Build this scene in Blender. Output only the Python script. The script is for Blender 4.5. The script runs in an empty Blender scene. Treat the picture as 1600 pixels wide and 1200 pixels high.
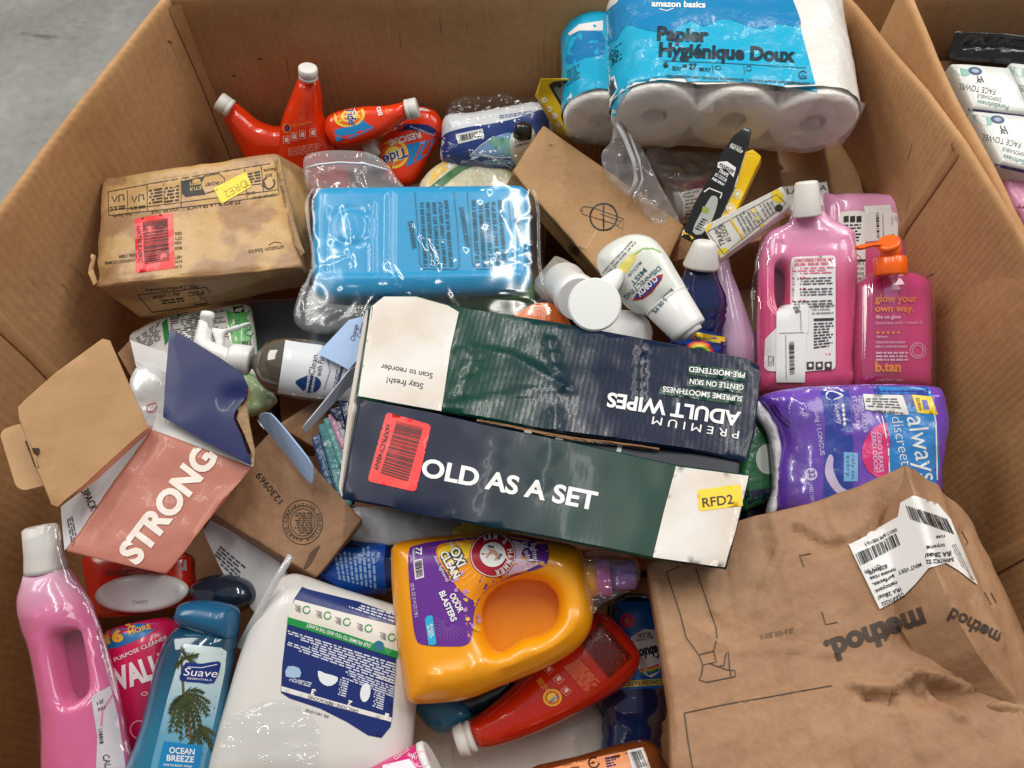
import bpy, bmesh, math, random
import numpy as np
from mathutils import Vector, noise, geometry
from mathutils.bvhtree import BVHTree

scene = bpy.context.scene
COL = scene.collection
# ---------------------------------------------------------------- camera
CAMZ = 1.61
F = 1200.0
cam_d = bpy.data.cameras.new('camera')
cam_d.sensor_width = 36; cam_d.lens = 27.0
cam_d.clip_start = 0.02; cam_d.clip_end = 60
cam = bpy.data.objects.new('camera', cam_d)
cam.location = (0, 0, CAMZ); cam.rotation_euler = (math.radians(30), 0, 0)
COL.objects.link(cam); scene.camera = cam
# ---------------------------------------------------------------- light: warehouse ceiling lamps
w = bpy.data.worlds.new('World'); scene.world = w; w.use_nodes = True
bg = w.node_tree.nodes['Background']
bg.inputs[0].default_value = (0.95, 0.97, 1.0, 1); bg.inputs[1].default_value = 0.25
def lamp(name, loc, size, power, col=(1, .96, .9), rot=(0, 0, 0)):
    d = bpy.data.lights.new(name, 'AREA'); d.shape = 'RECTANGLE'
    d.size, d.size_y = size; d.energy = power; d.color = col
    o = bpy.data.objects.new(name, d); o.location = loc
    o.rotation_euler = [math.radians(a) for a in rot]; COL.objects.link(o)
lamp('ceiling_panel_lamp', (-3.0, 2.0, 3.9), (1.4, 2.6), 78, rot=(-12, -38, 0))
lamp('ceiling_panel_lamp', (3.1, 2.0, 3.9), (1.4, 2.6), 72, rot=(-12, 38, 0))
lamp('ceiling_tube_lamp', (-1.15, 1.7, 3.6), (.10, 2.0), 24)
lamp('ceiling_tube_lamp', (0.15, 1.5, 3.6), (.10, 2.0), 29)
lamp('ceiling_tube_lamp', (1.45, 1.7, 3.6), (.10, 2.0), 21)
scene.view_settings.view_transform = 'Standard'
scene.view_settings.look = 'None'
scene.view_settings.exposure = 0.0
scene.view_settings.gamma = 1.0
scene.cycles.transparent_max_bounces = 16
scene.cycles.max_bounces = 8

# ---------------------------------------------------------------- geometry of the place
CAM = Vector((0, 0, CAMZ))
FW = Vector((0, .5, -math.sqrt(3)/2)); DN = Vector((0, -math.sqrt(3)/2, -.5))
def ray(u, v): return FW + Vector(((u-800)/F, 0, 0)) + DN*((v-600)/F)
def P(u, v, z):
    r = ray(u, v); return CAM + r*((z-CAMZ)/r.z)
def PP(u, v, plane):
    p, n = plane; r = ray(u, v); return CAM + r*((p-CAM).dot(n)/r.dot(n))
def proj(p):
    d = p-CAM; s = d.dot(FW); return 800+F*d.x/s, 600+F*d.dot(DN)/s
def pl(u, v, z, n=(0, -.25, .97)): return (P(u, v, z), Vector(n).normalized())
def pl3(a, b, c):
    A, B, C = P(*a), P(*b), P(*c); n = (B-A).cross(C-A).normalized()
    if n.dot(CAM-A) < 0: n = -n
    return (A, n)

# ---------------------------------------------------------------- materials
def lin(c):
    if isinstance(c, str): c = [int(c[i:i+2], 16) for i in (0, 2, 4)]
    r = []
    for x in c[:3]:
        x /= 255.0
        r.append(x/12.92 if x <= .04045 else ((x+.055)/1.055)**2.4)
    return tuple(r)+(1,)
MATS = {}
def mat(name, col, rough=.5, col2=None, ns=8, nlo=.42, nhi=.62, bump=0, bs=60, coat=0, spec=.5, trans=0,
        sss=0, ridge=None, metal=0, coatr=.08, grain=.0, gs=400, det=4, ridge_amt=.25, emit=None):
    if name in MATS: return MATS[name]
    m = bpy.data.materials.new(name); m.use_nodes = True; nt = m.node_tree; N = nt.nodes; L = nt.links
    b = N['Principled BSDF']; tc = N.new('ShaderNodeTexCoord')
    b.inputs['Roughness'].default_value = rough
    b.inputs['Specular IOR Level'].default_value = spec
    b.inputs['Coat Weight'].default_value = coat; b.inputs['Coat Roughness'].default_value = coatr
    b.inputs['Transmission Weight'].default_value = trans
    b.inputs['Metallic'].default_value = metal
    if sss:
        b.inputs['Subsurface Weight'].default_value = sss; b.inputs['Subsurface Scale'].default_value = .01
        b.inputs['Subsurface Radius'].default_value = (1, .6, .6)
    c1 = lin(col); b.inputs['Base Color'].default_value = c1
    out = None
    if col2 is not None:
        n1 = N.new('ShaderNodeTexNoise'); n1.inputs['Scale'].default_value = ns; n1.inputs['Detail'].default_value = det
        L.new(tc.outputs['Object'], n1.inputs['Vector'])
        mr = N.new('ShaderNodeMapRange'); mr.inputs[1].default_value = nlo; mr.inputs[2].default_value = nhi
        L.new(n1.outputs['Fac'], mr.inputs[0])
        mx = N.new('ShaderNodeMix'); mx.data_type = 'RGBA'
        mx.inputs[6].default_value = c1; mx.inputs[7].default_value = lin(col2)
        L.new(mr.outputs[0], mx.inputs[0]); out = mx.outputs[2]
    if grain:
        n3 = N.new('ShaderNodeTexNoise'); n3.inputs['Scale'].default_value = gs; n3.inputs['Detail'].default_value = 3
        L.new(tc.outputs['Object'], n3.inputs['Vector'])
        mr3 = N.new('ShaderNodeMapRange'); mr3.inputs[1].default_value = .3; mr3.inputs[2].default_value = .7
        mr3.inputs[3].default_value = 1-grain; mr3.inputs[4].default_value = 1+grain
        L.new(n3.outputs['Fac'], mr3.inputs[0])
        hv = N.new('ShaderNodeHueSaturation')
        if out: L.new(out, hv.inputs['Color'])
        else: hv.inputs['Color'].default_value = c1
        L.new(mr3.outputs[0], hv.inputs['Value']); out = hv.outputs[0]
    if out: L.new(out, b.inputs['Base Color'])
    nrm = None
    if bump:
        n2 = N.new('ShaderNodeTexNoise'); n2.inputs['Scale'].default_value = bs; n2.inputs['Detail'].default_value = 5
        L.new(tc.outputs['Object'], n2.inputs['Vector'])
        bp = N.new('ShaderNodeBump'); bp.inputs['Strength'].default_value = bump; bp.inputs['Distance'].default_value = .01
        L.new(n2.outputs['Fac'], bp.inputs['Height']); nrm = bp.outputs[0]
    if ridge:
        ang, sc = ridge
        mp = N.new('ShaderNodeMapping'); mp.inputs['Rotation'].default_value = (0, 0, ang)
        L.new(tc.outputs['Object'], mp.inputs['Vector'])
        wv = N.new('ShaderNodeTexWave'); wv.inputs['Scale'].default_value = sc; wv.inputs['Distortion'].default_value = 1.2
        wv.inputs['Detail'].default_value = 2; wv.inputs['Detail Scale'].default_value = .4
        L.new(mp.outputs[0], wv.inputs['Vector'])
        b2 = N.new('ShaderNodeBump'); b2.inputs['Strength'].default_value = ridge_amt; b2.inputs['Distance'].default_value = .004
        L.new(wv.outputs['Fac'], b2.inputs['Height'])
        if nrm: L.new(nrm, b2.inputs['Normal'])
        nrm = b2.outputs[0]
    if nrm:
        L.new(nrm, b.inputs['Normal'])
        if coat: L.new(nrm, b.inputs['Coat Normal'])
    MATS[name] = m; return m
def film(name='clear_film', tint=(235, 240, 245), haze=.012, bump=.9, bs=38, rough=.06, gloss=.13):
    if name in MATS: return MATS[name]
    m = bpy.data.materials.new(name); m.use_nodes = True; nt = m.node_tree; N = nt.nodes; L = nt.links
    N.remove(N['Principled BSDF']); o = N['Material Output']
    tc = N.new('ShaderNodeTexCoord')
    mp = N.new('ShaderNodeMapping'); mp.inputs['Rotation'].default_value = (0, 0, .5); mp.inputs['Scale'].default_value = (.30, 1.5, .8)
    L.new(tc.outputs['Object'], mp.inputs['Vector'])
    n2 = N.new('ShaderNodeTexNoise'); n2.inputs['Scale'].default_value = bs; n2.inputs['Detail'].default_value = 1.5
    n2.inputs['Distortion'].default_value = .8
    L.new(mp.outputs[0], n2.inputs['Vector'])
    bp = N.new('ShaderNodeBump'); bp.inputs['Strength'].default_value = bump; bp.inputs['Distance'].default_value = .02
    L.new(n2.outputs['Fac'], bp.inputs['Height'])
    tr = N.new('ShaderNodeBsdfTransparent'); tr.inputs[0].default_value = (.97, .98, .98, 1)
    gl = N.new('ShaderNodeBsdfGlossy'); gl.inputs['Roughness'].default_value = rough; gl.inputs[0].default_value = (1, 1, 1, 1)
    df = N.new('ShaderNodeBsdfDiffuse'); df.inputs[0].default_value = lin(tint)
    L.new(bp.outputs[0], gl.inputs['Normal'])
    m1 = N.new('ShaderNodeMixShader'); m1.inputs[0].default_value = haze
    L.new(tr.outputs[0], m1.inputs[1]); L.new(df.outputs[0], m1.inputs[2])
    fr = N.new('ShaderNodeLayerWeight'); fr.inputs[0].default_value = .30; L.new(bp.outputs[0], fr.inputs['Normal'])
    mr = N.new('ShaderNodeMapRange'); mr.inputs[3].default_value = gloss*.25; mr.inputs[4].default_value = gloss*1.3
    L.new(fr.outputs['Fresnel'], mr.inputs[0])
    m2 = N.new('ShaderNodeMixShader'); L.new(mr.outputs[0], m2.inputs[0])
    L.new(m1.outputs[0], m2.inputs[1]); L.new(gl.outputs[0], m2.inputs[2])
    L.new(m2.outputs[0], o.inputs[0]); MATS[name] = m; return m
def ink(c, rough=.45, coat=0):
    h = c if isinstance(c, str) else '%02x%02x%02x' % tuple(c)
    if coat >= .4: return mat('film_print_'+h, c, .3, coat=coat*.8, bump=.45, bs=26, spec=.4)
    return mat('print_'+h+('_gloss' if coat else ''), c, rough, coat=coat)

# ---------------------------------------------------------------- mesh tools
def seg_dist(pts, poly, closed=True):
    A = np.array(poly, float); B = np.roll(A, -1, 0)
    if not closed: A, B = A[:-1], B[:-1]
    d = B-A; L2 = (d**2).sum(1)+1e-18
    t = ((pts[:, None, :]-A[None])*d[None]).sum(2)/L2[None]; t = np.clip(t, 0, 1)
    q = A[None]+t[..., None]*d[None]
    return np.sqrt(((pts[:, None, :]-q)**2).sum(2)).min(1)
def inside(pts, poly):
    A = np.array(poly, float); B = np.roll(A, -1, 0); c = np.zeros(len(pts), bool)
    for a, b in zip(A, B):
        cond = (a[1] > pts[:, 1]) != (b[1] > pts[:, 1])
        x = (b[0]-a[0])*(pts[:, 1]-a[1])/((b[1]-a[1]) if b[1] != a[1] else 1e-12)+a[0]
        c ^= cond & (pts[:, 0] < x)
    return c
def smooth_poly(pts, n=6, corner=()):
    out = []; m = len(pts)
    for i in range(m):
        p0, p1, p2, p3 = [np.array(pts[(i+k-1) % m], float) for k in range(4)]
        if i in corner: p0 = p1
        if (i+1) % m in corner: p3 = p2
        for k in range(n):
            t = k/n
            out.append(tuple(.5*((2*p1)+(-p0+p2)*t+(2*p0-5*p1+4*p2-p3)*t*t+(-p0+3*p1-3*p2+p3)*t**3)))
    return out
def round_poly(pts, r, n=4):
    out = []; m = len(pts)
    for i in range(m):
        a, b, c = [np.array(pts[(i+k-1) % m], float) for k in range(3)]
        da, dc = a-b, c-b; la, lc = np.linalg.norm(da), np.linalg.norm(dc)
        rr = min(r, la*.45, lc*.45); s = b+da/la*rr; e = b+dc/lc*rr
        for k in range(n+1):
            t = k/n; out.append(tuple((1-t)**2*s+2*t*(1-t)*b+t*t*e))
    return out
def resample(poly, step):
    out = []
    for i in range(len(poly)):
        a = np.array(poly[i]); b = np.array(poly[(i+1) % len(poly)]); l = np.linalg.norm(b-a)
        if l < 1e-9: continue
        k = max(1, int(math.ceil(l/step)))
        for j in range(k): out.append(tuple(a+(b-a)*j/k))
    return out
def fill2d(poly, step, rings=(), holes=()):
    """triangulate a polygon with a grid of inner points; returns Nx2 array, triangles, distance to the outline"""
    allp = [resample(poly, step)]+[resample(h, step) for h in holes]
    V = []; E = []
    for lp in allp:
        s = len(V); V += lp; E += [(s+i, s+(i+1) % len(lp)) for i in range(len(lp))]
    base = len(V)
    A = np.array(poly); mn, mx = A.min(0), A.max(0); cand = []
    def dist(q):
        return np.min([seg_dist(q, lp) for lp in allp], axis=0)
    def ins(q):
        c = inside(q, allp[0])
        for h in allp[1:]: c &= ~inside(q, h)
        return c
    for lp in allp:
        L = np.array(lp); t = np.roll(L, -1, 0)-np.roll(L, 1, 0); t /= np.linalg.norm(t, axis=1)[:, None]+1e-12
        nn = np.stack([-t[:, 1], t[:, 0]], 1)
        for r in rings:
            for sg in (1, -1):
                q = L+nn*r*sg; k = ins(q); q = q[k]
                if len(q):
                    q = q[dist(q) > r*.93]; cand.append(q)
    gx = np.arange(mn[0]+step*.5, mx[0], step); gy = np.arange(mn[1]+step*.5, mx[1], step*.87); g = []
    for j, y in enumerate(gy):
        for x in gx: g.append((x+(step*.5 if j % 2 else 0), y))
    if g:
        g = np.array(g); g = g[ins(g)]
        if len(g):
            lim = (max(rings) if len(rings) else 0)+step*.45
            g = g[dist(g) > lim]; cand.append(g)
    for c in cand: V += [tuple(x) for x in c]
    res = geometry.delaunay_2d_cdt([Vector(v) for v in V], E, [], 0, 1e-7)
    vv = np.array([tuple(v) for v in res[0]]); tri = [f for f in res[2] if len(f) == 3]
    T = np.array(tri); cen = vv[T].mean(1); k = ins(cen); T = T[k]
    ar = (vv[T[:, 1]]-vv[T[:, 0]])[:, 0]*(vv[T[:, 2]]-vv[T[:, 0]])[:, 1]-(vv[T[:, 1]]-vv[T[:, 0]])[:, 1]*(vv[T[:, 2]]-vv[T[:, 0]])[:, 0]
    T[ar < 0] = T[ar < 0][:, ::-1]
    T = T[np.abs(ar) > 1e-12]
    return vv, [tuple(int(i) for i in t) for t in T], dist(vv)
def basis(n):
    a = Vector((1, 0, 0)); a = (a-n*a.dot(n)).normalized(); return a, n.cross(a)
def relief_at(uv, reliefs):
    dz = np.zeros(len(uv))
    for r in reliefs:
        if r[0] == 'seg':
            _, pts, wd, h = r; d = seg_dist(uv, pts, False); dz += h*np.exp(-(d/wd)**2)
        elif r[0] == 'fold':     # sharp crease
            _, pts, wd, h = r; d = seg_dist(uv, pts, False); dz += h*np.clip(1-d/wd, 0, 1)
        elif r[0] == 'poly':
            _, pts, wd, h = r; d = seg_dist(uv, pts); i = inside(uv, pts)
            t = np.clip(d/wd, 0, 1); dz += np.where(i, h*t*t*(3-2*t), 0)
        elif r[0] == 'blob':
            _, c, rad, h = r; q = uv-np.array(c); d2 = (q[:, 0]/rad[0])**2+(q[:, 1]/rad[1])**2; dz += h*np.exp(-d2)
        elif r[0] == 'waves':    # parallel ribs: direction, period, height, inside polygon
            _, pts, dirv, per, h = r; dv = np.array(dirv)/np.linalg.norm(dirv)
            i = inside(uv, pts); d = np.clip(seg_dist(uv, pts)/per, 0, 1); dz += np.where(i, h*d*np.cos(uv@dv*2*math.pi/per), 0)
    return dz
def crumple(p, scale, amp, seed=0):
    q = Vector((p.x*scale+seed, p.y*scale-seed, p.z*scale))
    a = noise.noise(q)
    b = 1-abs(noise.noise(q*2.3+Vector((7, 3, 1))))*2
    return amp*(a*.8+.5*b*.6+.25*noise.noise(q*5))

class Thing:
    def __init__(s, name, label, cat, group=None, kind=None):
        s.root = None; s.name = name; s.meta = (label, cat, group, kind); s.solid = []; s._bvh = None; s.n = random.Random(hash(label) % 1)
    def _root(s, loc):
        o = bpy.data.objects.new(s.name, None); COL.objects.link(o); o.location = loc; o.empty_display_size = .03
        l, c, g, k = s.meta
        if k: o['kind'] = k
        o['label'] = l; o['category'] = c
        if g: o['group'] = g
        s.root = o
    def part(s, name, V, Fc, m, parent=None, smooth=True, solid=True, label=None, kind=None):
        if s.root is None:
            xs = [v[0] for v in V]; ys = [v[1] for v in V]; zs = [v[2] for v in V]
            s._root((sum(xs)/len(xs), sum(ys)/len(ys), min(zs)))
        base = s.root.location
        me = bpy.data.meshes.new(name)
        me.from_pydata([(v[0]-base.x, v[1]-base.y, v[2]-base.z) for v in V], [], Fc)
        me.materials.append(m)
        if smooth: me.polygons.foreach_set('use_smooth', [True]*len(me.polygons))
        me.update()
        o = bpy.data.objects.new(name, me); COL.objects.link(o); o.parent = parent or s.root
        if label: o['label'] = label
        if kind: o['kind'] = kind
        if solid: s.solid.append(([Vector(v) for v in V], Fc)); s._bvh = None
        return o
    def bvh(s):
        if s._bvh is None:
            V = []; Fc = []
            for v, f in s.solid:
                b = len(V); V += v; Fc += [tuple(i+b for i in q) for q in f]
            s._bvh = BVHTree.FromPolygons(V, Fc)
        return s._bvh
    def cast(s, u, v, off):
        r = ray(u, v).normalized(); h = s.bvh().ray_cast(CAM, r)
        if h[0] is None:
            return None
        n = h[1]
        if n.dot(r) > 0: n = -n
        return h[0]+(n*.6-r*.4)*off*.5
    # ---- solids
    def slab(s, name, px, plane, m, top=.02, bot=.02, r=.01, step=.012, smooth=0, rnd=0, corner=(), reliefs=(), cr=None,
             holes=(), hr=.012, parent=None, solid=True, flat=False, rings=None, pw=.5, label=None, kind=None):
        if smooth: px = smooth_poly(px, smooth, corner)
        if rnd: px = round_poly(px, rnd)
        p0, n = plane; a, b = basis(n)
        def loc(u, v):
            q = PP(u, v, plane)-p0; return (q.dot(a), q.dot(b))
        poly = [loc(*q) for q in px]; hl = [[loc(*q) for q in (smooth_poly(h, 5))] for h in holes]
        if rings is None: rings = [r*k for k in ((.06, .2, .45, .8) if r > .004 else (.5,))]
        vv, tri, d = fill2d(poly, step, rings, hl)
        e = np.clip(1-d/r, 0, 1); pr = (1-e*e)**pw if r > 0 else np.ones(len(d))
        if hl:
            do = seg_dist(vv, poly); dh = np.min([seg_dist(vv, h) for h in hl], axis=0)
            pr = np.minimum((1-np.clip(1-do/r, 0, 1)**2)**pw, (1-np.clip(1-dh/hr, 0, 1)**2)**.5)
        base = [p0+a*x+b*y for x, y in vv]
        uv = np.array([proj(q) for q in base])
        dz = relief_at(uv, reliefs)*np.clip(d/(r*.8+1e-6), 0, 1) if reliefs else np.zeros(len(vv))
        T_ = []; B_ = []
        for i, q in enumerate(base):
            c = crumple(q, cr[0], cr[1], cr[2] if len(cr) > 2 else 0) if cr else 0
            if cr and d[i] < 1e-6: c *= .3
            T_.append(q+n*(top*pr[i]+dz[i]+c)); B_.append(q-n*(bot*pr[i])+n*min(0, dz[i]+c))
        nV = len(T_); rim = d < 1e-7
        if top+bot < .006: rim = np.zeros(len(d), bool)
        Fc = [t for t in tri]; mp = [i if rim[i] else i+nV for i in range(nV)]
        if bot > 0 or solid: Fc += [(mp[t[2]], mp[t[1]], mp[t[0]]) for t in tri]
        if top+bot < .006 and bot > 0:      # card: side strip
            cnt = {}
            for t in tri:
                for i in range(3):
                    e_ = (t[i], t[(i+1) % 3]); cnt[e_] = cnt.get(e_, 0)+1
            for (i, j) in cnt:
                if (j, i) not in cnt: Fc.append((j, i, mp[i], mp[j]))
        o = s.part(name, T_+B_, Fc, m, parent, not flat, solid, label, kind)
        if r <= .0045 and bot > 0: o.data.set_sharp_from_angle(angle=math.radians(38))
        return o
    def hexa(s, name, top, bot, m, bev=.004, edge=.02, cr=(9, .003, 0), reliefs=(), parent=None, solid=True, rn=None, label=None):
        bm = bmesh.new(); vs = [bm.verts.new(P(*q)) for q in list(top)+list(bot)]
        for f in ((0, 1, 2, 3), (7, 6, 5, 4), (0, 4, 5, 1), (1, 5, 6, 2), (2, 6, 7, 3), (3, 7, 4, 0)):
            bm.faces.new([vs[i] for i in f])
        bmesh.ops.recalc_face_normals(bm, faces=bm.faces)
        if bev: bmesh.ops.bevel(bm, geom=list(bm.edges), offset=bev, segments=2, affect='EDGES', profile=.6)
        V, Fc = refine(bm, edge)
        nn = Vector(rn or (0, -.3, .95)).normalized()
        if reliefs:
            uv = np.array([proj(q) for q in V]); dz = relief_at(uv, reliefs); V = [q+nn*dz[i] for i, q in enumerate(V)]
        if cr: V = [q+nn*crumple(q, cr[0], cr[1], cr[2])+Vector((1, 0, 0))*crumple(q, cr[0], cr[1]*.6, cr[2]+9) for q in V]
        return s.part(name, V, Fc, m, parent, True, solid, label)
    def lathe(s, name, A, B, prof, m, squash=1, n=(0, -.3, .95), seg=36, parent=None, solid=True, caps=True, smooth=True, ribs=0, label=None):
        A = P(*A) if not isinstance(A, Vector) else A; B = P(*B) if not isinstance(B, Vector) else B
        ax = (B-A); ad = ax.normalized(); n = Vector(n); n = (n-ad*n.dot(ad)).normalized(); sd = ad.cross(n)
        sc = lambda q: (q-CAM).dot(FW)/F
        V = []; Fc = []
        for t, r in prof:
            c = A+ax*t; rr = r*sc(c)
            for k in range(seg):
                th = 2*math.pi*k/seg; q = rr*(1+(ribs if k % 2 else 0))
                V.append(c+sd*(q*math.cos(th))+n*(q*squash*math.sin(th)))
        R = len(prof)
        for i in range(R-1):
            for k in range(seg):
                k2 = (k+1) % seg; Fc.append((i*seg+k, i*seg+k2, (i+1)*seg+k2, (i+1)*seg+k))
        if caps:
            Fc.append(tuple(range(seg))[::-1]); Fc.append(tuple((R-1)*seg+k for k in range(seg)))
        o = s.part(name, V, Fc, m, parent, smooth, solid, label)
        if smooth:
            o.data.polygons.foreach_set('use_smooth', [len(p.vertices) == 4 for p in o.data.polygons])
        return o
    def tube(s, name, pts, r, m, parent=None, seg=8, solid=False):
        pts = [p if isinstance(p, Vector) else P(*p) for p in pts]; V = []; Fc = []
        for i, p in enumerate(pts):
            t = (pts[min(i+1, len(pts)-1)]-pts[max(i-1, 0)]).normalized(); a = t.orthogonal().normalized(); b = t.cross(a)
            for k in range(seg):
                th = 2*math.pi*k/seg; V.append(p+(a*math.cos(th)+b*math.sin(th))*r)
        for i in range(len(pts)-1):
            for k in range(seg):
                k2 = (k+1) % seg; Fc.append((i*seg+k, i*seg+k2, (i+1)*seg+k2, (i+1)*seg+k))
        Fc.append(tuple(range(seg))[::-1]); Fc.append(tuple((len(pts)-1)*seg+k for k in range(seg)))
        return s.part(name, V, Fc, m, parent, True, solid)
    # ---- flat print laid on the surface
    def _drop(s, name, V2, Fc, m, off, parent, smooth=True):
        idx = {}; V = []
        for i, q in enumerate(V2):
            h = s.cast(q[0], q[1], off)
            if h is not None: idx[i] = len(V); V.append(h)
        Fn = []
        for f in Fc:
            if all(i in idx for i in f):
                g = [idx[i] for i in f]
                L = max((V[g[i]]-V[g[i-1]]).length for i in range(len(g)))
                if L < .06: Fn.append(tuple(g))
        if not Fn: return None
        o = s.part(name, V, Fn, m, parent, smooth, solid=False)
        return o
    def decal(s, name, px, m, off=.0008, step=9, smooth=0, rnd=0, parent=None, corner=(), holes=(), solid=False):
        if smooth: px = smooth_poly(px, smooth, corner)
        if rnd: px = round_poly(px, rnd)
        vv, tri, d = fill2d(px, step, (), holes)
        return s._drop(name, vv, [t[::-1] for t in tri], m, off, parent)
    def multi(s, name, polys, m, off=.0012, parent=None):
        V = []; Fc = []
        for q in polys:
            b = len(V); V += [tuple(x) for x in q]; Fc.append(tuple(range(b, b+len(q))))
        return s._drop(name, V, Fc, m, off, parent, False)
    def text(s, items, m, off=.0014, parent=None, bold=.012, name='lettering', maxe=9):
        for it in items[:-1]: s.text([it], m, off, parent, bold, name, maxe)
        items = items[-1:]
        V = []; Fc = []
        for it in items:
            st, p0, p1, h = it[:4]; sh = it[4] if len(it) > 4 else 0
            v, f = text_mesh(st, it[5] if len(it) > 5 else bold)
            if not v: continue
            x0 = min(q[0] for q in v); x1 = max(q[0] for q in v)
            d = np.array(p1, float)-np.array(p0, float); L = np.linalg.norm(d); d /= L
            if h is None: h = L/(x1-x0)*CAPH
            up = np.array((d[1], -d[0])); b = len(V)
            pts = [np.array(p0)+d*(L*(q[0]-x0)/(x1-x0)+sh*h*q[1]/CAPH)+up*(h*q[1]/CAPH) for q in v]
            bm = bmesh.new(); vs = [bm.verts.new((q[0], q[1], 0)) for q in pts]
            for t in f:
                try: bm.faces.new([vs[i] for i in t])
                except ValueError: pass
            for _ in range(3):
                es = [e for e in bm.edges if e.calc_length() > maxe]
                if not es: break
                bmesh.ops.subdivide_edges(bm, edges=es, cuts=1)
            bmesh.ops.triangulate(bm, faces=bm.faces); bm.verts.index_update()
            V += [(q.co.x, q.co.y) for q in bm.verts]
            Fc += [tuple(b+q.index for q in g.verts) for g in bm.faces]; bm.free()
        return s._drop(name, V, Fc, m, off, parent, False)
    def bars(s, quad, m, n=28, off=.0014, parent=None, seed=1, name='barcode', gap=0):
        R = random.Random(seed); x = 0; w = []
        while len(w) < n:
            a = R.choice((1, 1, 2, 3)); g = R.choice((1, 1, 2)); w.append((x, x+a)); x += a+g
        polys = []
        for a, b in w:
            for k in range(2):
                polys.append([bil(quad, a/x, k/2), bil(quad, b/x, k/2), bil(quad, b/x, (k+1)/2), bil(quad, a/x, (k+1)/2)])
        return s.multi(name, polys, m, off, parent)
    def lines(s, quad, n, m, off=.0013, parent=None, seed=1, fillw=.55, words=9, name='fine_print', jag=.25, glyph=True):
        """rows of small print: each word a run of tiny upright strokes"""
        R = random.Random(seed); polys = []
        q0 = np.array(quad[0], float); W = np.linalg.norm(np.array(quad[1])-q0); H = np.linalg.norm(np.array(quad[3])-q0)
        lh = H/n
        for i in range(n):
            t0 = (i+.5-fillw/2)/n; t1 = (i+.5+fillw/2)/n; x = 0; end = 1-R.random()*jag*(R.random() < .5)
            while x < end:
                wl = min(R.uniform(.4, 1.6)/words, end-x)
                if wl*W > 1:
                    if glyph and lh > 5.5:
                        cw = lh*.42/W; y = x
                        while y < x+wl:
                            k = R.random(); a0, a1 = y, y+cw*.32
                            polys.append([bil(quad, a0, t0), bil(quad, a1, t0), bil(quad, a1, t1), bil(quad, a0, t1)])
                            if k < .75:
                                tt = R.choice((t0, (t0+t1)/2, t1-(t1-t0)*.2)); th = (t1-t0)*.2
                                polys.append([bil(quad, a0, tt), bil(quad, y+cw*.75, tt), bil(quad, y+cw*.75, tt+th), bil(quad, a0, tt+th)])
                            if k > .4:
                                polys.append([bil(quad, y+cw*.55, t0), bil(quad, y+cw*.82, t0), bil(quad, y+cw*.82, t1), bil(quad, y+cw*.55, t1)])
                            y += cw*1.1
                    else:
                        polys.append([bil(quad, x, t0), bil(quad, x+wl, t0), bil(quad, x+wl, t1), bil(quad, x, t1)])
                x += wl+.25/words
        return s.multi(name, polys, m, off, parent)
    def stroke(s, paths, wd, m, off=.0014, parent=None, name='line_drawing', closed=False):
        for p in paths[:-1]: s.stroke([p], wd, m, off, parent, name)
        paths = paths[-1:]
        V = []; Fc = []
        for p in paths:
            q = []
            for i in range(len(p)-1):
                a, b = np.array(p[i], float), np.array(p[i+1], float); k = max(1, int(np.linalg.norm(b-a)/9))
                q += [a+(b-a)*j/k for j in range(k)]
            q.append(np.array(p[-1], float)); n = len(q); b0 = len(V)
            for i in range(n):
                t = q[min(i+1, n-1)]-q[max(i-1, 0)]; t = t/(np.linalg.norm(t)+1e-9); nn = np.array((-t[1], t[0]))*wd/2
                V += [tuple(q[i]+nn), tuple(q[i]-nn)]
            Fc += [(b0+2*i, b0+2*i+1, b0+2*i+3, b0+2*i+2) for i in range(n-1)]
        return s._drop(name, V, Fc, m, off, parent, False)
def rfolds(box, n, ang, ln, wd, h, seed=0, spread=.25):
    R = random.Random(seed); out = []
    for k in range(n):
        x, y = R.uniform(box[0], box[2]), R.uniform(box[1], box[3]); a = math.radians(ang)+R.gauss(0, spread); l = R.uniform(*ln); p = []
        for j in range(4): p.append((x, y)); x += l/3*math.cos(a); y += l/3*math.sin(a); a += R.gauss(0, .12)
        out.append(('fold', p, wd*R.uniform(.6, 1.4), h*R.choice((-.6, 1, 1))*R.uniform(.5, 1.3)))
    return out
def circ(c, r, n=28, r2=None, a0=0, a1=360, rot=0):
    r2 = r if r2 is None else r2; out = []; cr, sr = math.cos(math.radians(rot)), math.sin(math.radians(rot))
    for k in range(n+(1 if a1-a0 < 360 else 0)):
        a = math.radians(a0+(a1-a0)*k/n); x, y = r*math.cos(a), r2*math.sin(a)
        out.append((c[0]+x*cr-y*sr, c[1]+x*sr+y*cr))
    return out
def bil(q, s, t):
    q = [np.array(x, float) for x in q]
    return tuple((q[0]*(1-s)+q[1]*s)*(1-t)+(q[3]*(1-s)+q[2]*s)*t)
def refine(bm, edge):
    bmesh.ops.triangulate(bm, faces=bm.faces)
    for _ in range(7):
        es = [e for e in bm.edges if e.calc_length() > edge]
        if not es: break
        bmesh.ops.subdivide_edges(bm, edges=es, cuts=1); bmesh.ops.triangulate(bm, faces=[f for f in bm.faces if len(f.verts) > 3])
    bm.verts.index_update()
    V = [v.co.copy() for v in bm.verts]; Fc = [tuple(v.index for v in f.verts) for f in bm.faces]; bm.free(); return V, Fc
_tc = {}
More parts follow.
